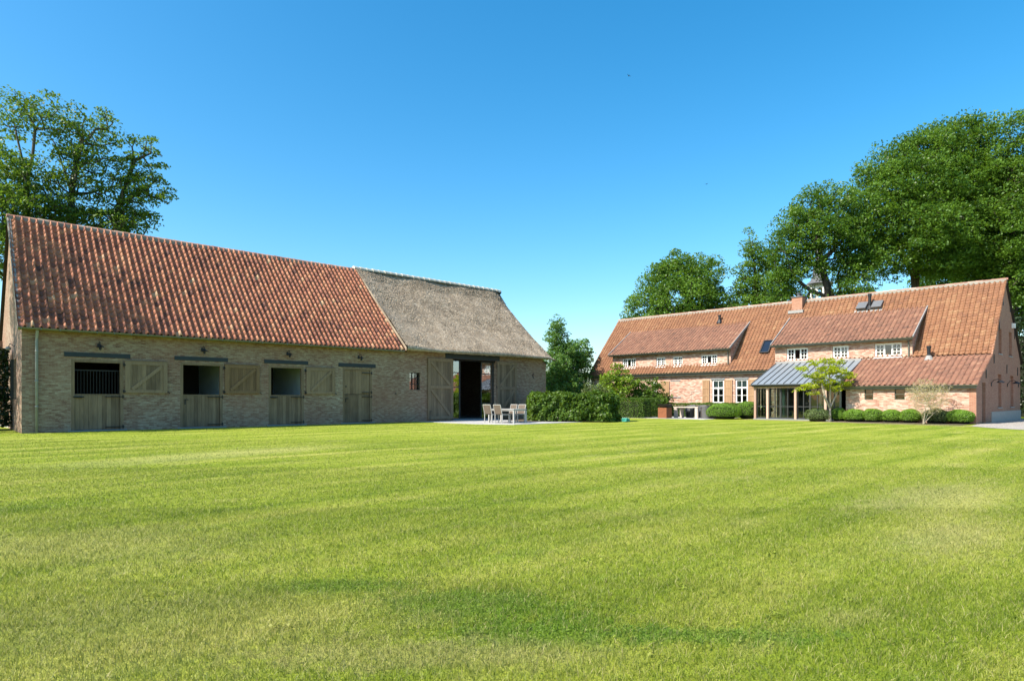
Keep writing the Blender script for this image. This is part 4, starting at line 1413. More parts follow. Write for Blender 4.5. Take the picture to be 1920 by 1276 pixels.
# ================================================================ PLANTS
def leaves(C, size, rng, up=0.6, aspect=0.62, Nb=None, tint=None):
    """leaf-sized quads at the points C"""
    n = len(C)
    nrm = rng.normal(0, 1, (n, 3))
    nrm /= np.linalg.norm(nrm, axis=1)[:, None] + 1e-9
    nrm = nrm + (Nb if Nb is not None else np.array([0, 0, up * 1.6]))
    nrm /= np.linalg.norm(nrm, axis=1)[:, None] + 1e-9
    a = np.cross(nrm, rng.normal(0, 1, (n, 3)))
    a /= np.linalg.norm(a, axis=1)[:, None] + 1e-9
    b = np.cross(nrm, a)
    s = (size * rng.uniform(0.65, 1.3, n))[:, None]
    fold = nrm * s * 0.12
    V = np.stack([C - a * s * 0.5, C + b * s * 0.5 * aspect + fold, C + a * s * 0.5, C - b * s * 0.5 * aspect + fold], axis=1)
    T = np.repeat(tint if tint is not None else rng.uniform(0, 1, n), 4)
    return V.reshape(-1, 3), np.arange(4 * n).reshape(-1, 4), T

def at(px, py, d):
    """point at depth d metres in front of the gate where the photograph was taken"""
    p = FW * d + RT * ((px - 960) / 1229 * d)
    return Vector((p.x, p.y, EYE + (748 - py) / 1229 * d))

def tree(name, label, group, base, leaders, blobs, n_attr, per, leaf, clus, lmat, bmat, seed, r0=0.3, flat=0.45, wander=0.10, bare=0.0, twig=0.012, shell=0.5, cat="tree", pw=0.30, mid_w=0.15):
    """trunk polyline(s), then limbs grown to points spread through the crown's volume, then sprays of leaves at their ends"""
    rng = np.random.default_rng(seed)
    root = thing(name, label, cat, base, group)
    base = np.array(base, float)
    P, par, PL = [base.copy()], [-1], [0.0]
    for ld in leaders:
        cur = 0
        for q in ld:
            q = np.array(q, float)
            seg = np.linalg.norm(q - P[cur]); k = max(1, int(seg / 1.2))
            a0 = P[cur].copy()
            for i in range(1, k + 1):
                p = a0 + (q - a0) * i / k + (rng.normal(0, 0.05 * min(1, seg / 3), 3) if i < k else 0)
                P.append(p); par.append(cur); PL.append(PL[cur] + np.linalg.norm(p - P[cur])); cur = len(P) - 1
    vol = np.array([b[1] ** 3 for b in blobs]) ** 0.8
    pick = rng.choice(len(blobs), n_attr, p=vol / vol.sum())
    A = []
    gap = clus * 0.95
    for i in pick:
        c, r, sq = np.array(blobs[i][0], float), blobs[i][1], (blobs[i][2] if len(blobs[i]) > 2 else 0.8)
        d = rng.normal(0, 1, 3); d /= np.linalg.norm(d)
        u = rng.uniform(0, 1) ** (1 / 3) if rng.random() > shell else rng.uniform(0.75, 1.0)
        A.append(c + d * u * r * np.array([1, 1, sq]) * (1 + 0.12 * rng.normal()))
    A = np.array(A)
    A = A[A[:, 2] > 0.25]
    keepA = []
    for p in A:
        if not keepA or np.min(np.linalg.norm((np.array(keepA) - p) * np.array([1, 1, 1.3]), axis=1)) > gap:
            keepA.append(p)
    A = np.array(keepA)
    allP = np.array(P)
    dist = np.array([np.min(np.linalg.norm(allP - p, axis=1)) for p in A])
    A = A[np.argsort(dist)]
    tips, mids = [], []
    PA = np.zeros((len(P) + 3 * len(A) + 5, 3)); PA[:len(P)] = P
    LA = np.zeros(len(PA)); LA[:len(P)] = PL
    LA[:3] += 3
    n = len(P)
    for p in A:
        d = np.linalg.norm(PA[:n] - p, axis=1)
        up_pen = np.maximum(0, PA[:n, 2] - p[2] + 0.3 * d * 0) * 0.5
        j = int(np.argmin(d + pw * LA[:n] * 0.5 + up_pen))
        L = d[j]
        prev = j
        a0 = PA[j].copy()
        k = 2 if L > 0.8 else 1
        for i in range(1, k + 1):
            t = i / k
            q = a0 + (p - a0) * t
            if i < k:
                q = q + rng.normal(0, wander * L, 3) + np.array([0, 0, 0.06 * L])
                mids.append(q)
            PA[n] = q; par.append(prev); LA[n] = LA[prev] + np.linalg.norm(q - PA[prev]); prev = n; n += 1
        tips.append(p)
    cnt = np.zeros(n)
    child = np.zeros(n, bool)
    for i in range(n - 1, 0, -1):
        cnt[i] += 1
        cnt[par[i]] += cnt[i]
    tot = cnt[1:].max()
    rad = np.maximum(twig, r0 * (cnt / tot) ** 0.52)
    k = 6
    VV, QQ = [], []
    ang = np.arange(k) * 2 * math.pi / k
    b = 0
    for i in range(1, n):
        p, q = PA[par[i]], PA[i]
        d = q - p
        L = np.linalg.norm(d)
        if L < 1e-4:
            continue
        d = d / L
        a = np.cross(d, (0.3, 0.2, 0.93)); na = np.linalg.norm(a)
        a = a / na if na > 0.05 else np.array([1.0, 0, 0])
        c = np.cross(d, a)
        ra = min(rad[par[i]], rad[i] * 1.35) if par[i] > 0 else rad[i] * 1.45
        rb = rad[i]
        circ = np.outer(np.cos(ang), a) + np.outer(np.sin(ang), c)
        VV.append(np.concatenate([p - d * ra * 0.3 + circ * ra, q + circ * rb]))
        QQ.append(np.array([(b + j, b + (j + 1) % k, b + k + (j + 1) % k, b + k + j) for j in range(k)]))
        b += 2 * k
    np_mesh("trunk", np.concatenate(VV), np.concatenate(QQ), bmat, root, smooth=True)
    CC, TT = [], []
    sites = [(p, 1.0) for p in tips] + [(p, mid_w) for p in mids if mid_w > 0]
    for p, w in sites:
        if rng.random() < bare:
            continue
        m = max(3, int(per * w * rng.uniform(0.5, 1.4)))
        g = rng.normal(0, 1, (m, 3))
        g *= (rng.uniform(0.25, 1, m) ** 0.45 / np.linalg.norm(g, axis=1))[:, None]
        g = g * np.array([1, 1, flat]) * clus * rng.uniform(0.8, 1.5)
        g[:, 2] -= 0.25 * clus * (g[:, 0] ** 2 + g[:, 1] ** 2) / (clus * clus)
        tilt = rng.normal(0, 0.18, 2)
        g[:, 2] += g[:, 0] * tilt[0] + g[:, 1] * tilt[1]
        CC.append(p + g)
        TT.append(np.clip(rng.normal(0.5, 0.27) + rng.normal(0, 0.22, m), 0, 1))
    C = np.concatenate(CC)
    T = np.concatenate(TT)
    ok = C[:, 2] > 0.1
    V, Q, T = leaves(C[ok], leaf, rng, 0.55, tint=T[ok])
    np_mesh("crown", V, Q, lmat, root, T)
    return root

def bl(px, py, rpx, d, sq=0.85):
    return (at(px, py, d), rpx / 1229 * d, sq)

G_L = "beech trees beside the barn"
# --- left of and behind the barn
tree("beech_tree", "tall open beech with forked top, at the far left behind the barn gable", G_L, (6.0, 44.2, 0),
     [[at(45, 480, 36), at(50, 345, 36)], [at(50, 345, 36), at(30, 250, 36)], [at(50, 345, 36), at(66, 240, 36)]],
     [bl(42, 205, 38, 36), bl(95, 215, 42, 36), bl(8, 240, 36, 36.5), bl(15, 320, 50, 35), bl(60, 330, 48, 36), bl(-40, 320, 70, 36.5), bl(20, 400, 70, 35), bl(80, 390, 56, 36), bl(-30, 450, 80, 34), bl(30, 350, 50, 35.5), bl(50, 440, 60, 37), bl(5, 360, 50, 35)],
     620, 95, 0.165, 0.62, M['leaf_beech'], M['bark_grey'], 11, r0=0.22, flat=0.32, bare=0.05)
tree("beech_tree", "tall beech with a round top, second from the left behind the barn", G_L, (8.3, 44.5, 0),
     [[at(128, 500, 37.5), at(134, 365, 37.5), at(150, 270, 37.5)], [at(134, 365, 37.5), at(110, 290, 37.5)]],
     [bl(175, 225, 32, 37), bl(150, 250, 44, 37.5), bl(190, 268, 36, 38), bl(140, 320, 50, 37), bl(195, 330, 40, 37.5), bl(110, 380, 44, 37), bl(170, 400, 50, 38), bl(120, 440, 60, 37)],
     380, 88, 0.165, 0.62, M['leaf_beech'], M['bark_grey'], 12, r0=0.24, flat=0.30, bare=0.12)
tree("beech_tree", "leaning beech with drooping outer sprays, rightmost of the trees behind the barn", G_L, (10.2, 44.0, 0),
     [[at(205, 500, 38.5), at(222, 385, 38.5), at(252, 300, 38.5)], [at(222, 385, 38.5), at(275, 350, 38.5)]],
     [bl(265, 270, 26, 38.5), bl(255, 305, 34, 38.5), bl(285, 300, 22, 39), bl(240, 355, 40, 38), bl(290, 360, 30, 38.5), bl(250, 400, 42, 38.5, .6), bl(300, 372, 20, 38.8, .6), bl(220, 420, 50, 38, .6), bl(275, 405, 26, 38.5, .5)],
     340, 84, 0.16, 0.58, M['leaf_beech'], M['bark_grey'], 13, r0=0.22, flat=0.24, bare=0.12)
tree("beech_tree", "broad dark beech in front of the barn gable, at the photo's left edge", G_L, (-2.6, 36.5, 0),
     [[(-2.6, 35.8, 5), (-2.2, 34.4, 10), (-2.0, 33.6, 14)]],
     [((-2.4, 33.8, 10.5), 3.4, .8), ((-0.6, 32.8, 11.5), 2.4, .7), ((-2, 33.4, 14), 2.4, .8), ((-4.5, 34, 10), 2.6, .8), ((-0.5, 32, 8.5), 1.8, .8)],
     360, 40, 0.2, 0.6, M['leaf_beech'], M['bark_grey'], 14, r0=0.33, flat=0.4, bare=0.5)

# --- behind the house
G_R = "tall trees behind the farmhouse"
tree("oak_tree", "rounded mid-green tree above the left half of the farmhouse roof", G_R, (at(1285, 740, 66).x, at(1285, 740, 66).y, 0),
     [[at(1285, 640, 66), at(1288, 560, 66), at(1282, 500, 66)]],
     [bl(1275, 505, 42, 66), bl(1235, 530, 38, 66), bl(1318, 520, 42, 65), bl(1285, 560, 60, 64), bl(1215, 580, 42, 66), bl(1345, 560, 38, 66), bl(1260, 610, 60, 65), bl(1330, 610, 46, 65), bl(1195, 600, 25, 66)],
     700, 170, 0.225, 0.85, M['leaf_dark'], M['bark'], 21, r0=0.4, flat=0.56)
tree("alder_tree", "thin dark tree with a narrow wispy top, left of the roof chimney", G_R, (at(1420, 740, 62).x, at(1420, 740, 62).y, 0),
     [[at(1424, 620, 62), at(1418, 520, 62), at(1404, 440, 62)]],
     [bl(1405, 450, 15, 62, 1.2), bl(1410, 466, 18, 62, 1.1), bl(1420, 480, 26, 62, 1), bl(1402, 505, 20, 62), bl(1440, 495, 24, 62), bl(1415, 540, 36, 62), bl(1450, 540, 30, 61), bl(1400, 580, 34, 62), bl(1440, 580, 40, 62)],
     420, 115, 0.195, 0.62, M['leaf_dark'], M['bark'], 22, r0=0.3, flat=0.56)
tree("oak_tree", "crooked oak with dark limbs crossing in front of the bell turret", G_R, (at(1578, 740, 57).x, at(1578, 740, 57).y, 0),
     [[at(1574, 640, 57), at(1562, 560, 57), at(1540, 490, 57), at(1530, 420, 57)], [at(1562, 560, 57), at(1520, 545, 57), at(1490, 520, 57)], [at(1540, 490, 57), at(1590, 440, 57)]],
     [bl(1520, 385, 34, 57), bl(1565, 370, 30, 57), bl(1490, 420, 34, 57), bl(1535, 430, 44, 56), bl(1480, 470, 36, 57), bl(1580, 440, 44, 57), bl(1520, 485, 32, 57), bl(1468, 520, 26, 57), bl(1590, 500, 34, 57), bl(1490, 505, 24, 57, .6), bl(1605, 540, 32, 56, .9), bl(1620, 480, 36, 57), bl(1490, 555, 24, 58, .8), bl(1600, 560, 22, 58, .7), bl(1455, 560, 24, 58)],
     820, 150, 0.20, 0.74, M['leaf_dark'], M['bark'], 23, r0=0.26, flat=0.56, wander=0.14)
tree("chestnut_tree", "largest broad domed tree rising behind the right half of the farmhouse", G_R, (at(1712, 740, 59).x, at(1712, 740, 59).y, 0),
     [[at(1711, 620, 59), at(1712, 520, 59), at(1722, 430, 59), at(1745, 330, 59)], [at(1712, 520, 59), at(1670, 440, 59)], [at(1722, 430, 59), at(1790, 370, 59)]],
     [bl(1690, 290, 42, 59), bl(1740, 280, 50, 58), bl(1800, 270, 54, 59), bl(1650, 330, 44, 59), bl(1712, 350, 64, 57), bl(1780, 350, 70, 58), bl(1632, 390, 46, 58), bl(1680, 420, 60, 57), bl(1750, 430, 70, 56), bl(1820, 400, 66, 58), bl(1640, 455, 40, 58), bl(1700, 480, 40, 57, .6), bl(1770, 490, 46, 57, .6), bl(1820, 480, 50, 58), bl(1670, 500, 26, 58, .6)],
     1700, 190, 0.215, 0.88, M['leaf_dark'], M['bark'], 24, r0=0.21, flat=0.56)
tree("chestnut_tree", "tall spreading tree cut by the photo's right edge, behind the house gable", G_R, (at(1900, 740, 56).x, at(1900, 740, 56).y, 0),
     [[at(1902, 560, 56), at(1898, 430, 56), at(1890, 320, 56)], [at(1898, 430, 56), at(1940, 330, 56)]],
     [bl(1905, 255, 44, 56), bl(1870, 300, 42, 57), bl(1930, 330, 60, 55), bl(1880, 380, 52, 56), bl(1920, 440, 60, 55), bl(1870, 460, 50, 57), bl(1980, 360, 80, 56), bl(1900, 520, 56, 56), bl(1860, 540, 40, 58, .6), bl(1930, 570, 50, 56), bl(1905, 610, 40, 57), bl(1980, 500, 70, 56), bl(1912, 660, 30, 57), bl(1925, 700, 34, 57), bl(1860, 510, 44, 60), bl(1895, 575, 40, 58)],
     1300, 185, 0.21, 0.84, M['leaf_dark'], M['bark'], 25, r0=0.34, flat=0.56)
tree("chestnut_tree", "shaded tree filling the gap between the two largest trees behind the house", G_R, (at(1800, 740, 70).x, at(1800, 740, 70).y, 0),
     [[at(1800, 600, 70), at(1800, 450, 70), at(1810, 350, 70)]],
     [bl(1800, 330, 60, 70), bl(1850, 350, 60, 70), bl(1800, 430, 70, 70), bl(1850, 470, 60, 70), bl(1790, 510, 50, 70, .7), bl(1855, 530, 44, 70), bl(1745, 530, 34, 71, .7), bl(1790, 545, 40, 71), bl(1840, 550, 40, 70), bl(1755, 560, 30, 72)],
     700, 150, 0.26, 0.95, M['leaf_dark'], M['bark'], 26, r0=0.34, flat=0.56)

# --- between barn and house
G_M = "trees between the barn and the house"
tree("poplar_tree", "young blue-green tree with a narrow fluffy top beside the thatched roof", G_M, (at(1042, 748, 52).x, at(1042, 748, 52).y, 0),
     [[at(1042, 680, 52), at(1043, 610, 52)]],
     [bl(1043, 612, 14, 52, 1.1), bl(1042, 628, 22, 52, .9), bl(1052, 655, 26, 52), bl(1042, 685, 32, 51), bl(1045, 720, 38, 51)],
     340, 80, 0.15, 0.34, M['leaf_mid'], M['bark_grey'], 31, r0=0.14, flat=0.7, twig=0.01)
tree("maple_tree", "bushy dark green tree right of the narrow-topped tree, left of the farmhouse gable", G_M, (at(1080, 748, 55).x, at(1080, 748, 55).y, 0),
     [[at(1082, 700, 55), at(1085, 660, 55)]],
     [bl(1085, 656, 22, 55), bl(1070, 674, 28, 54), bl(1094, 672, 14, 55), bl(1080, 700, 28, 54), bl(1058, 718, 32, 53), bl(1096, 708, 12, 54), bl(1076, 732, 26, 53)],
     420, 90, 0.19, 0.44, M['leaf_mid'], M['bark_grey'], 32, r0=0.2, flat=0.6, twig=0.012)
tree("maple_tree", "young lime-green maple standing behind the hedge before the farmhouse", "young trees in the garden", (at(1164, 752, 47).x, at(1164, 752, 47).y, 0),
     [[at(1164, 730, 47), at(1160, 690, 47)]],
     [bl(1158, 690, 11, 47, 1.2), bl(1158, 706, 18, 47), bl(1148, 722, 24, 47), bl(1178, 718, 20, 47), bl(1160, 738, 30, 47), bl(1187, 712, 10, 47)],
     220, 46, 0.15, 0.26, M['leaf_bright'], M['bark_grey'], 33, r0=0.07, flat=0.6, twig=0.008)
tree("lilac_bush", "rounded dark shrub right of the lime-green maple, before the farmhouse wall", "garden shrubs", (at(1215, 765, 47.5).x, at(1215, 765, 47.5).y, 0),
     [[at(1215, 745, 47.5)]],
     [bl(1202, 724, 16, 47.5), bl(1222, 732, 21, 47.5), bl(1240, 748, 15, 47.5), bl(1205, 748, 26, 47.5), bl(1228, 755, 22, 47)],
     260, 60, 0.15, 0.30, M['leaf_hedge'], M['bark_grey'], 34, r0=0.06, flat=0.6, twig=0.008, cat="shrub")
tree("lilac_bush", "loose dull-green shrub at the farmhouse's left corner", "garden shrubs", (at(1118, 768, 46).x, at(1118, 768, 46).y, 0),
     [[at(1118, 748, 46)]],
     [bl(1110, 733, 16, 46), bl(1128, 735, 16, 46), bl(1120, 750, 20, 46)],
     130, 40, 0.15, 0.30, M['leaf_grey'], M['bark_grey'], 35, r0=0.05, flat=0.6, twig=0.008, cat="shrub")
# golden tree in front of the porch, tiers of flat foliage on several thin stems
b = (38.1, 13.92, 0)
tree("honey_locust", "small multi-stemmed tree with golden-yellow tiers in front of the porch", None, b,
     [[at(1556, 765, 36.6), at(1557, 735, 36.6), at(1555, 700, 36.6)], [at(1556, 765, 36.6), at(1547, 745, 36.4), at(1540, 715, 36.4)], [at(1556, 765, 36.6), at(1568, 740, 36.8), at(1578, 712, 36.8)]],
     [bl(1552, 675, 15, 36.6, .5), bl(1525, 680, 12, 36.4, .45), bl(1560, 692, 22, 36.6, .4), bl(1505, 690, 11, 36.2, .4), bl(1530, 704, 17, 36.5, .4), bl(1575, 678, 9, 36.6, .5),
      bl(1545, 714, 20, 36.6, .35), bl(1585, 704, 14, 36.8, .4), bl(1592, 699, 10, 36.9, .4), bl(1580, 718, 14, 36.7, .35), bl(1520, 722, 12, 36.3, .4), bl(1500, 728, 8, 36.2, .4), bl(1523, 736, 12, 36.3, .35), bl(1562, 727, 14, 36.6, .35)],
     320, 48, 0.085, 0.17, M['leaf_gold'], M['bark_pale'], 41, r0=0.062, flat=0.35, twig=0.008, wander=0.14, pw=0.5)
tree("bare_shrub", "sparse twiggy shrub with pale buds before the farmhouse wall", None, (37.55, 9.25, 0),
     [[at(1735, 775, 32.7)], [at(1728, 770, 32.7)], [at(1745, 765, 32.8)], [at(1738, 750, 32.7)], [at(1750, 775, 32.6)]],
     [bl(1735, 730, 24, 32.7), bl(1720, 742, 18, 32.7), bl(1755, 742, 22, 32.8), bl(1740, 755, 26, 32.7), bl(1772, 726, 10, 32.9), bl(1708, 730, 8, 32.6)],
     900, 9, 0.045, 0.10, M['leaf_pale'], M['bark_pale'], 42, r0=0.02, flat=0.7, twig=0.0055, wander=0.12, cat="shrub", pw=0.5)

# --- clipped and loose hedges, box balls
def hedge(name, label, group, cat, foot, top, lmat, n, leaf, seed, rough=0.06, lumps=0.1, taper=0.0):
    """foot: closed outline (x, y); leaves cover the sides and top of the prism, a dark twiggy core fills it"""
    rng = np.random.default_rng(seed)
    F_ = np.array(foot, float)
    c = F_.mean(0)
    root = thing(name, label, cat, (c[0], c[1], 0), group)
    k = len(F_)
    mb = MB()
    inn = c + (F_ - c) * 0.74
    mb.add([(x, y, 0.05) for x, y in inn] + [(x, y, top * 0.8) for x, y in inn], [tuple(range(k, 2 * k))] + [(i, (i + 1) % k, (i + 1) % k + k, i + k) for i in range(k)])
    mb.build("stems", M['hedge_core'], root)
    seg = np.linalg.norm(np.roll(F_, -1, 0) - F_, axis=1)
    per = seg.sum()
    area = 0.5 * abs(np.sum(F_[:, 0] * np.roll(F_[:, 1], -1) - np.roll(F_[:, 0], -1) * F_[:, 1]))
    ns = int(n * per * top / (per * top + area)); nt_ = n - ns
    i = rng.choice(k, ns, p=seg / per); t = rng.random(ns)
    P2 = F_[i] + (np.roll(F_, -1, 0)[i] - F_[i]) * t[:, None]
    e = (np.roll(F_, -1, 0)[i] - F_[i]); e /= np.linalg.norm(e, axis=1)[:, None]
    nr = np.stack([e[:, 1], -e[:, 0]], 1)
    s = np.sign(((P2 - c) * nr).sum(1)); nr *= s[:, None]
    z = rng.uniform(0.04, 1.0, ns) * top
    A = np.concatenate([P2, z[:, None]], 1); NA = np.concatenate([nr, np.zeros((ns, 1))], 1)
    pts = []
    lo, hi = F_.min(0), F_.max(0)
    while len(pts) < nt_:
        q = rng.uniform(lo, hi, (4 * nt_, 2))
        ins = np.ones(len(q), bool)
        sg = None
        for a in range(k):
            p0, p1 = F_[a], F_[(a + 1) % k]
            cr = (p1[0] - p0[0]) * (q[:, 1] - p0[1]) - (p1[1] - p0[1]) * (q[:, 0] - p0[0])
            ins &= (cr > 0) if orient(F_) else (cr < 0)
        pts += list(q[ins])
    B_ = np.concatenate([np.array(pts[:nt_]), np.full((nt_, 1), top)], 1); NB_ = np.tile([0, 0, 1.0], (nt_, 1))
    C = np.concatenate([A, B_]); Nn = np.concatenate([NA, NB_])
    lump = np.array([noise.noise(Vector(p * 1.1)) + 0.5 * noise.noise(Vector(p * 2.7)) for p in C]) * lumps
    C = C + Nn * (lump - np.abs(rng.normal(0, rough, len(C))))[:, None]
    ctr = np.array([c[0], c[1], 0])
    zt = np.clip(C[:, 2] / top, 0, 1)
    sh = 1 - taper * zt
    C[:, :2] = c + (C[:, :2] - c) * sh[:, None]
    C[:, 2] = np.maximum(C[:, 2], 0.04)
    V, Q, T = leaves(C, leaf, rng, 0.3, Nb=Nn * 0.8 + np.array([0, 0, 0.35]))
    np_mesh("foliage", V, Q, lmat, root, T)
    return root
def orient(F_):
    return np.sum(F_[:, 0] * np.roll(F_[:, 1], -1) - np.roll(F_[:, 0], -1) * F_[:, 1]) > 0

hedge("beech_hedge", "thick loose dark green hedge beside the barn terrace", None, "hedge",
      [(26.0, 25.5), (26.4, 24.8), (28.35, 21.75), (29.3, 21.9), (31.0, 23.2), (31.0, 24.6), (30.2, 28.5), (28.8, 28.4)], 1.46, M['leaf_hedge'], 24000, 0.165, 51, rough=0.17, lumps=0.42, taper=0.06)
hedge("clipped_hedge", "clipped hedge block with a sharp shaded face, right of the loose hedge", None, "hedge",
      [(36.1, 24.9), (37.9, 24.75), (38.3, 29.5), (36.3, 29.8)], 1.33, M['leaf_hedge'], 14000, 0.07, 52, rough=0.03, lumps=0.05)
hedge("low_hedge", "low clipped hedge along the farmhouse wall behind the outdoor table", None, "hedge",
      [(41.0, 20.0), (42.3, 20.0), (42.3, 29.0), (41.0, 29.0)], 0.98, M['leaf_hedge'], 15000, 0.08, 53, rough=0.05, lumps=0.1)

def ball(label, x, y, r, h, lmat, seed, n=5200, group="clipped box bushes", leaf=0.05, cat="shrub", lump=0.05):
    rng = np.random.default_rng(seed)
    root = thing("box_bush", label, cat, (x, y, 0), group)
    d = rng.normal(0, 1, (n, 3)); d /= np.linalg.norm(d, axis=1)[:, None]
    d[:, 2] = np.where(d[:, 2] < -0.55, -d[:, 2], d[:, 2])
    rr = 1 + np.array([noise.noise(Vector(v * 2.2) + Vector((seed, 0, 0))) for v in d]) * lump * 2 - np.abs(rng.normal(0, 0.03, n))
    sup = (np.abs(d[:, 0]) ** 2.2 + np.abs(d[:, 1]) ** 2.2 + np.abs(d[:, 2]) ** 2.2) ** (-1 / 2.2)
    C = d * (rr * sup)[:, None] * np.array([r, r, h * 0.52]) + np.array([x, y, h * 0.49])
    C[:, 2] = np.maximum(C[:, 2], 0.03)
    V, Q, T = leaves(C, leaf, rng, 0.3, Nb=d * 1.1)
    np_mesh("foliage", V, Q, lmat, root, T)
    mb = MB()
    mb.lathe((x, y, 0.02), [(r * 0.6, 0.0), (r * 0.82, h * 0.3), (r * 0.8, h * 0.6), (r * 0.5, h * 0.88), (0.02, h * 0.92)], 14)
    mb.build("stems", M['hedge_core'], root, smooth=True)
    return root
def shrub_at(px, wpx, d, ytop, label, lmat, seed, **k):
    p = at(px, 748, d)
    return ball(label, p.x, p.y, wpx / 2 / 1229 * d, EYE + (748 - ytop) / 1229 * d, lmat, seed, **k)
shrub_at(1357, 62, 41.3, 756.5, "wide clipped box bush right of the outdoor table, by the house wall", M['leaf_box'], 61, n=9000)
shrub_at(1402, 40, 41.8, 752.5, "taller clipped box bush touching the porch's left post", M['leaf_box'], 62)
shrub_at(1533, 44, 36.9, 766.5, "spreading grey-green bush left of the golden tree", M['leaf_grey'], 63, lump=0.12)
shrub_at(1573, 28, 37.2, 764.5, "dark box bush just right of the golden tree's stems", M['leaf_box'], 64)
shrub_at(1603, 40, 36.2, 767.0, "box bush under the tree shadow on the lean-to wall", M['leaf_box'], 65)
shrub_at(1637, 36, 35.7, 766.0, "box bush below the left lean-to window", M['leaf_box'], 66)
shrub_at(1672, 36, 35.2, 767.5, "round box bush between the two small lean-to windows", M['leaf_box'], 67)
shrub_at(1707, 36, 34.5, 767.0, "box bush left of the bare twiggy shrub", M['leaf_box'], 68)
shrub_at(1755, 44, 33.6, 766.5, "greyish bush half hidden by the bare twiggy shrub", M['leaf_grey'], 69, lump=0.1)
shrub_at(1799, 48, 33.0, 768.0, "largest box bush, nearest the farmhouse corner", M['leaf_box'], 70, n=8000)

# dark yew screens at both edges of the view
hedge("yew_hedge", "tall dark yew hedge beside the barn gable at the far left", "tall yew hedges", "hedge",
      [(-3.0, 33.4), (3.86, 33.4), (3.95, 34.9), (-3.0, 34.9)], 3.3, M['leaf_yew'], 14000, 0.14, 71, rough=0.1, lumps=0.2)
hedge("yew_hedge", "dark hedge behind the farmhouse gable at the far right", "tall yew hedges", "hedge",
      [(55.0, 4.0), (56.5, 4.0), (60.0, 11.0), (58.0, 11.5)], 7.0, M['leaf_yew'], 16000, 0.16, 72, rough=0.12, lumps=0.25)
hedge("field_hedge", "distant hedge seen between the barn and the house", None, "hedge",
      [(46.0, 41.0), (47.5, 40.0), (60.0, 58.0), (58.0, 59.0)], 2.6, M['leaf_dark'], 14000, 0.2, 73, rough=0.2, lumps=0.4)

# ================================================================ BELL TURRET
def turret():
    p = at(1537, 748, 76)
    x, y = p.x, p.y
    R = thing("bell_turret", "white open bell turret with grey spire rising behind the farmhouse ridge", "turret", (x, y, 0))
    a = 0.85
    mb = MB()
    mb.box(x - 1.3, x + 1.3, y - 1.3, y + 1.3, 0, 12.0)
    mb.build("tower", M['gable_brick'], R)
    mb = MB()
    mb.lathe((x, y, 12.0), [(2.1, 0.0), (1.6, 0.35), (1.3, 0.5)], 8)
    mb.build("tower_roof", M['slate'], R)
    mb = MB()
    mb.box(x - a - 0.1, x + a + 0.1, y - a - 0.1, y + a + 0.1, 12.45, 12.62)
    zs, zt = 13.85, 14.35
    for (fr) in (Fr((x, y - a, 0), (1, 0, 0), (0, -1, 0)), Fr((x, y + a, 0), (1, 0, 0), (0, 1, 0)), Fr((x - a, y, 0), (0, 1, 0), (-1, 0, 0)), Fr((x + a, y, 0), (0, 1, 0), (1, 0, 0))):
        mb.fr = fr
        hs = []
        for c in (-0.38, 0.38):
            lp = [(c - 0.24, 12.75), (c + 0.24, 12.75)] + [(c + 0.24 * math.cos(t * math.pi / 8), zs + 0.24 * math.sin(t * math.pi / 8)) for t in range(9)]
            hs.append(lp)
        s = 0.85 if abs(fr.N.y) > 0.5 else 0.72
        mb.wall(rect(-s, s, 12.621, zt), hs, 0.0, -0.13)
    mb.build("lantern", M['stone_white'], R)
    mb = MB()
    mb.box(x - a - 0.22, x + a + 0.22, y - a - 0.22, y + a + 0.22, zt + 0.005, zt + 0.2)
    mb.build("cornice", M['lead'], R)
    mb = MB()
    mb.lathe((x, y, zt + 0.2), [(1.55, 0.0), (1.1, 0.35), (0.85, 0.9), (0.75, 1.9), (0.55, 2.1), (0.42, 3.2), (0.22, 5.0), (0.04, 7.0)], 8)
    mb.build("spire", M['slate'], R)
    mb = MB()
    mb.lathe((x, y, 13.2), [(0.32, 0.0), (0.28, 0.1), (0.2, 0.4), (0.1, 0.5), (0.03, 0.55), (0.02, 1.2)], 12)
    mb.build("bell", M['black_steel'], R)
turret()

# ================================================================ TERRACE FURNITURE
def local_chair():
    """slim metal chair with a taupe sling, facing +X, feet at the origin's height"""
    R = thing("garden_chair", "x", "chair", (0, 0, 0), "white chairs round the terrace table")
    w, d = 0.27, 0.25
    for sx in (-1, 1):
        for sy in (-1, 1):
            mb = MB()
            top = 0.44 if sx > 0 else 0.46
            mb.beam((sx * d, sy * w, 0.0), (sx * d * 0.96, sy * w, top), 0.032, 0.032)
            mb.build("leg", M['chair_white'], R)
    mb = MB()
    mb.box(-0.25, 0.27, -0.27, -0.24, 0.42, 0.455)
    mb.box(-0.25, 0.27, 0.24, 0.27, 0.42, 0.455)
    mb.box(0.24, 0.27, -0.24, 0.24, 0.42, 0.455)
    mb.build("seat_frame", M['chair_white'], R)
    mb = MB()
    mb.box(-0.22, 0.24, -0.238, 0.238, 0.432, 0.462)
    mb.build("seat", M['taupe'], R)
    mb = MB()
    mb.add([(-0.24, -0.25, 0.47), (-0.24, 0.25, 0.47), (-0.36, 0.25, 0.93), (-0.36, -0.25, 0.93), (-0.265, -0.25, 0.47), (-0.265, 0.25, 0.47), (-0.385, 0.25, 0.93), (-0.385, -0.25, 0.93)],
           [(0, 1, 2, 3), (7, 6, 5, 4), (0, 4, 5, 1), (1, 5, 6, 2), (2, 6, 7, 3), (3, 7, 4, 0)])
    mb.build("backrest", M['taupe'], R)
    mb = MB()
    for sy in (-1, 1):
        mb.beam((-0.245, sy * 0.265, 0.44), (-0.375, sy * 0.265, 0.95), 0.03, 0.026)
    mb.beam((-0.378, -0.252, 0.945), (-0.378, 0.252, 0.945), 0.028, 0.026, (1, 0, 0))
    mb.build("back_frame", M['chair_white'], R)
    return R
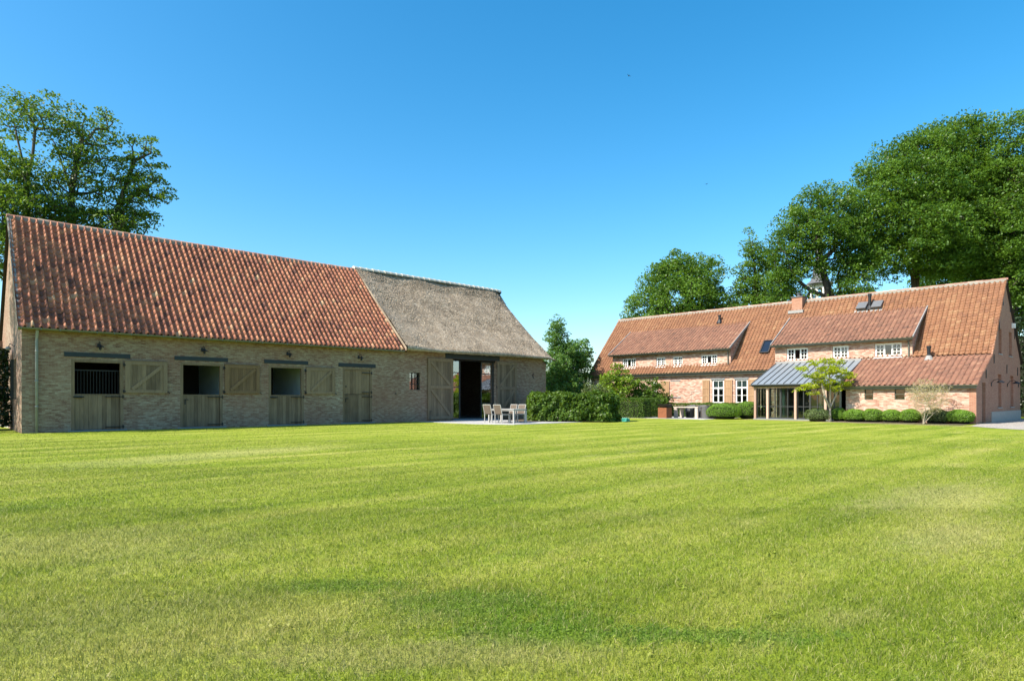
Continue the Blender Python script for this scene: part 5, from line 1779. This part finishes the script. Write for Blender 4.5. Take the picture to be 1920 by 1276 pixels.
def copy_thing(root, loc, rz, label):
    r = root.copy()
    COL.objects.link(r)
    r.location = loc
    r.rotation_euler = (0, 0, rz)
    r['label'] = label
    for ch in root.children:
        c = ch.copy()
        COL.objects.link(c)
        c.parent = r
        for g in ch.children:
            e = g.copy()
            COL.objects.link(e)
            e.parent = c
    return r
TX0, TX1, TY0, TY1 = 23.3, 24.25, 23.95, 25.9
R = thing("garden_table", "white rectangular dining table on the stone patio by the barn door", "table", ((TX0 + TX1) / 2, (TY0 + TY1) / 2, 0.02))
mb = MB(); mb.box(TX0, TX1, TY0, TY1, 0.715, 0.745); mb.build("tabletop", M['chair_white'], R)
mb = MB()
mb.box(TX0 + 0.03, TX1 - 0.03, TY0 + 0.03, TY0 + 0.06, 0.65, 0.714); mb.box(TX0 + 0.03, TX1 - 0.03, TY1 - 0.06, TY1 - 0.03, 0.65, 0.714)
mb.box(TX0 + 0.03, TX0 + 0.06, TY0 + 0.06, TY1 - 0.06, 0.65, 0.714); mb.box(TX1 - 0.06, TX1 - 0.03, TY0 + 0.06, TY1 - 0.06, 0.65, 0.714)
mb.build("apron", M['chair_white'], R)
for x in (TX0 + 0.04, TX1 - 0.04):
    for y in (TY0 + 0.04, TY1 - 0.04):
        mb = MB(); mb.box(x - 0.035, x + 0.035, y - 0.035, y + 0.035, 0.02, 0.65); mb.build("leg", M['chair_white'], R)
ch = local_chair()
ch.location = (23.12, 24.62, 0.02)
ch['label'] = "taupe sling chair on the table's near side, closest to the lawn"
copy_thing(ch, (23.1, 25.4, 0.02), RAD(3), "taupe sling chair on the table's near side, closest to the barn door")
copy_thing(ch, (24.35, 24.75, 0.02), RAD(180), "taupe sling chair on the table's hedge side, closest to the lawn")
copy_thing(ch, (24.4, 25.45, 0.02), RAD(176), "taupe sling chair on the table's hedge side, closest to the barn")

# rusty steel fire stand
x, y = 37.0, 23.85
R = thing("fire_stand", "rusty steel fire stand with a wide dark bowl, left of the outdoor table", "fire pit", (x, y, 0))
mb = MB(); mb.box(x - 0.32, x + 0.32, y - 0.32, y + 0.32, 0.02, 0.70); mb.build("base", M['corten'], R)
mb = MB(); mb.lathe((x, y, 0.70), [(0.2, 0.0), (0.34, 0.04), (0.52, 0.20), (0.54, 0.22), (0.30, 0.21), (0.05, 0.08)], 24); mb.build("bowl", M['black_steel'], R)

# weathered table and woven tub chairs
R = thing("outdoor_table", "pale weathered table with broad slab legs on the farmhouse terrace", "table", (38.3, 22.9, 0.018))
mb = MB()
for k in range(5):
    mb.box(37.85 + k * 0.19, 38.03 + k * 0.19, 21.95, 23.75, 0.70, 0.76, 0.2 + 0.15 * k)
mb.build("tabletop", M['teak'], R)
for yy in (21.98, 23.52):
    for xx in (37.87, 38.6):
        mb = MB(); mb.box(xx, xx + 0.18, yy, yy + 0.2, 0.018, 0.699); mb.build("leg", M['teak'], R)
def tub_chair():
    R = thing("tub_chair", "x", "chair", (0, 0, 0), "grey woven tub chairs at the outdoor table")
    mb = MB()
    k = 14
    vv, ff = [], []
    for i in range(k + 1):
        a = RAD(35) + RAD(290) * i / k
        bk = 0.5 - 0.5 * math.cos(RAD(290) * i / k / 290 * 360 * math.pi / math.pi) if False else math.sin(math.pi * i / k) ** 1.3
        for r, z in ((0.24, 0.0), (0.30, 0.42), (0.31 + 0.1 * bk, 0.60 + 0.26 * bk), (0.285 + 0.1 * bk, 0.60 + 0.26 * bk), (0.27, 0.42), (0.21, 0.0)):
            vv.append((r * math.cos(a), r * math.sin(a), z))
    for i in range(k):
        for j in range(5):
            ff.append((i * 6 + j, i * 6 + j + 1, (i + 1) * 6 + j + 1, (i + 1) * 6 + j))
    ff += [tuple(range(6)), tuple(k * 6 + j for j in range(6))[::-1]]
    mb.add(vv, ff)
    mb.build("shell", M['wicker'], R, smooth=False)
    mb = MB(); mb.lathe((0, 0, 0.36), [(0.262, 0.0), (0.27, 0.05), (0.25, 0.09), (0.02, 0.1)], 16); mb.build("seat_cushion", M['wicker'], R)
    return R
tc = tub_chair()
tc.location = (38.05, 21.45, 0.018); tc.rotation_euler = (0, 0, RAD(80)); tc['label'] = "grey woven tub chair at the outdoor table's end, nearer the lawn"
copy_thing(tc, (38.85, 21.4, 0.018), RAD(96), "grey woven tub chair at the outdoor table's end, nearer the house wall")
copy_thing(tc, (39.15, 22.5, 0.018), RAD(180), "grey woven tub chair behind the outdoor table, towards the porch")
copy_thing(tc, (39.15, 23.3, 0.018), RAD(178), "grey woven tub chair behind the outdoor table, towards the fire stand")

# teal cover under the hedge
x, y = 29.15, 21.25
R = thing("garden_hose", "coil of teal garden hose lying under the end of the loose hedge", "hose", (x, y, 0))
mb = MB()
pts = []
for i in range(90):
    a = i * 0.33
    r = 0.14 + 0.03 * math.sin(i * 1.3)
    pts.append((x + r * math.cos(a), y + r * 1.3 * math.sin(a), 0.03 + 0.0022 * i))
mb.tube(pts, 0.022, 6)
mb.build("coil", M['teal'], R, smooth=True)
mb = MB(); mb.tube([(x + 0.14, y, 0.06), (x + 0.25, y + 0.05, 0.03), (x + 0.3, y + 0.2, 0.03)], 0.022, 6)
mb.build("hose_end", M['teal'], R)
# potted plant inside the porch
x, y = 39.85, 18.25
R = thing("potted_plant", "small potted plant behind the porch glass, next to the left post", "plant", (x, y, 0.06))
mb = MB(); mb.lathe((x, y, 0.06), [(0.13, 0.0), (0.17, 0.3), (0.18, 0.32), (0.15, 0.31)], 14); mb.build("pot", M['hose'], R)
rg = np.random.default_rng(5)
C = rg.normal(0, 1, (260, 3)) * np.array([0.15, 0.15, 0.2]) + np.array([x, y, 0.68])
V, Q, T = leaves(C, 0.12, rg, 0.4)
np_mesh("foliage", V, Q, M['leaf_box'], R, T)

# swallows
def bird(label, p, rz, bank, s):
    R = thing("swallow", label, "bird", p, "swallows in the sky")
    R.rotation_euler = (bank, 0.2, rz)
    mb = MB()
    prof = [(0.10, 0.004), (0.08, 0.014), (0.05, 0.02), (0.0, 0.024), (-0.05, 0.016), (-0.09, 0.008)]
    mb.tube([(a * s, 0, 0) for a, r in prof], [r * s for a, r in prof], 8)
    for sy in (-1, 1):
        mb.add([(0.045 * s, sy * 0.015 * s, 0.005 * s), (-0.02 * s, sy * 0.015 * s, 0.005 * s), (-0.02 * s, sy * 0.1 * s, 0.03 * s), (-0.09 * s, sy * 0.2 * s, 0.015 * s), (0.03 * s, sy * 0.1 * s, 0.032 * s)], [(0, 1, 2, 4), (4, 2, 3)])
        mb.add([(-0.08 * s, 0, 0), (-0.09 * s, sy * 0.008 * s, 0), (-0.18 * s, sy * 0.03 * s, 0)], [(0, 1, 2)])
    o0 = MB.build
    me_parent = R
    mb2 = MB()
    mb2.v, mb2.f, mb2.t = [v + Vector(p) for v in mb.v], mb.f, mb.t
    mb2.build("body", M['bird'], me_parent)
bird("dark swallow high in the sky above the farmhouse chimney, the upper one", at(1179, 142, 42), RAD(60), 0.5, 0.8)
bird("dark swallow gliding in the blue sky left of the big trees, the lower one", at(1325, 345, 45), RAD(20), -0.2, 0.7)

# ================================================================ GRASS BLADES
def grass():
    rng = np.random.default_rng(77)
    VV, QQ, TT = [], [], []
    zones = [(1.4, 4.5, 9000, 0.026, 0.0030), (4.5, 7.5, 5000, 0.024, 0.0038), (7.5, 12, 2000, 0.020, 0.0055), (12, 20, 500, 0.016, 0.009), (20, 34, 90, 0.013, 0.016)]
    b = 0
    for d0, d1, dens, hgt, wid in zones:
        half0, extra = 0.84, 2.0
        n = int(dens * (half0 * (d1 * d1 - d0 * d0) + 2 * extra * (d1 - d0)))
        d = rng.uniform(d0, d1, 3 * n)
        d = d[rng.random(3 * n) < (half0 * d + extra) / (half0 * d1 + extra)][:n]
        n = len(d)
        lat = rng.uniform(-1, 1, n) * (half0 * d + extra)
        P = np.zeros((n, 3))
        P[:, 0] = FW.x * d + RT.x * lat
        P[:, 1] = FW.y * d + RT.y * lat
        ok = (P[:, 1] < 29.6) & ~((P[:, 0] > 21.4) & (P[:, 1] > 22.8) & (P[:, 0] < 32)) & (P[:, 0] < 37.2) & ~((P[:, 0] > 25) & (P[:, 1] > 20.2 ) & (P[:, 0] + P[:, 1] > 49.0) & (P[:, 0] < 32)) & ~((P[:, 0] > 30.8) & (P[:, 1] < 6.6)) & ~((P[:, 0] > 36.2) & (P[:, 1] > 20.5))
        P = P[ok]; n = len(P); d = d[ok]
        cl = np.array([noise.noise(Vector((p[0] * 3.0, p[1] * 3.0, 0.5))) + 0.6 * noise.noise(Vector((p[0] * 9.0, p[1] * 9.0, 4.5))) for p in P])
        h = hgt * np.clip(1 + 0.35 * cl * (1 if d0 < 8 else 0.3) + rng.normal(0, 0.28, n), 0.25, 2.0)
        ang = rng.uniform(0, 2 * math.pi, n)
        dx = np.stack([np.cos(ang), np.sin(ang), np.zeros(n)], 1)
        la = rng.uniform(0, 2 * math.pi, n)
        lean = np.stack([np.cos(la), np.sin(la), np.zeros(n)], 1) * (h * np.abs(rng.normal(0.7, 0.55, n)))[:, None]
        w = wid * rng.uniform(0.6, 1.3, n)
        up = np.array([0, 0, 1.0])
        a = P - dx * w[:, None] * 0.5
        c = P + dx * w[:, None] * 0.5
        m = P + lean * 0.35 + up * (h * 0.6)[:, None]
        e = m + dx * w[:, None] * 0.38
        f = m - dx * w[:, None] * 0.38
        tip = P + lean + up * h[:, None]
        V = np.stack([a, c, e, f, tip + dx * w[:, None] * 0.06, tip - dx * w[:, None] * 0.06], 1).reshape(-1, 3)
        i = np.arange(n)[:, None] * 6 + b
        Q = np.concatenate([i + np.array([0, 1, 2, 3]), i + np.array([3, 2, 4, 5])])
        VV.append(V); QQ.append(Q); TT.append(np.repeat(rng.random(n), 6)); b += 6 * n
    # clover and broad-leaved weeds in the lush patch and dotted about
    spots = []
    for cd_, cl_, sx, sy, m in ((4.36, -1.15, 0.4, 0.11, 1500), (3.95, -0.2, 0.5, 0.18, 2600), (3.5, 0.3, 0.5, 0.13, 1500), (3.45, 1.0, 0.4, 0.08, 700)):
        q = np.stack([cd_ + rng.normal(0, sy, m), cl_ + rng.normal(0, sx, m)], 1)
        spots.append((q, 0.011, 0.5, 0.024))
    for _ in range(34):
        dd = rng.uniform(2.9, 9); ll = rng.uniform(-0.75, 0.75) * dd
        m = int(rng.integers(8, 26))
        spots.append((np.array([dd, ll]) + rng.normal(0, 0.035, (m, 2)), 0.022, 0.35, 0.02))
    for q, sz, tn, zz in spots:
        C = np.zeros((len(q), 3))
        C[:, 0] = FW.x * q[:, 0] + RT.x * q[:, 1]
        C[:, 1] = FW.y * q[:, 0] + RT.y * q[:, 1]
        C[:, 2] = zz * rng.uniform(0.5, 1.2, len(q))
        V, Q, T = leaves(C, sz, rng, 0.9, aspect=0.9, tint=np.full(len(q), tn))
        VV.append(V); QQ.append(Q + b); TT.append(T); b += len(V)
    o = np_mesh("grass", np.concatenate(VV), np.concatenate(QQ), M['blade'], None, np.concatenate(TT))
    tag(o, "short mown green grass covering the lawn", "grass", kind='stuff')
grass()
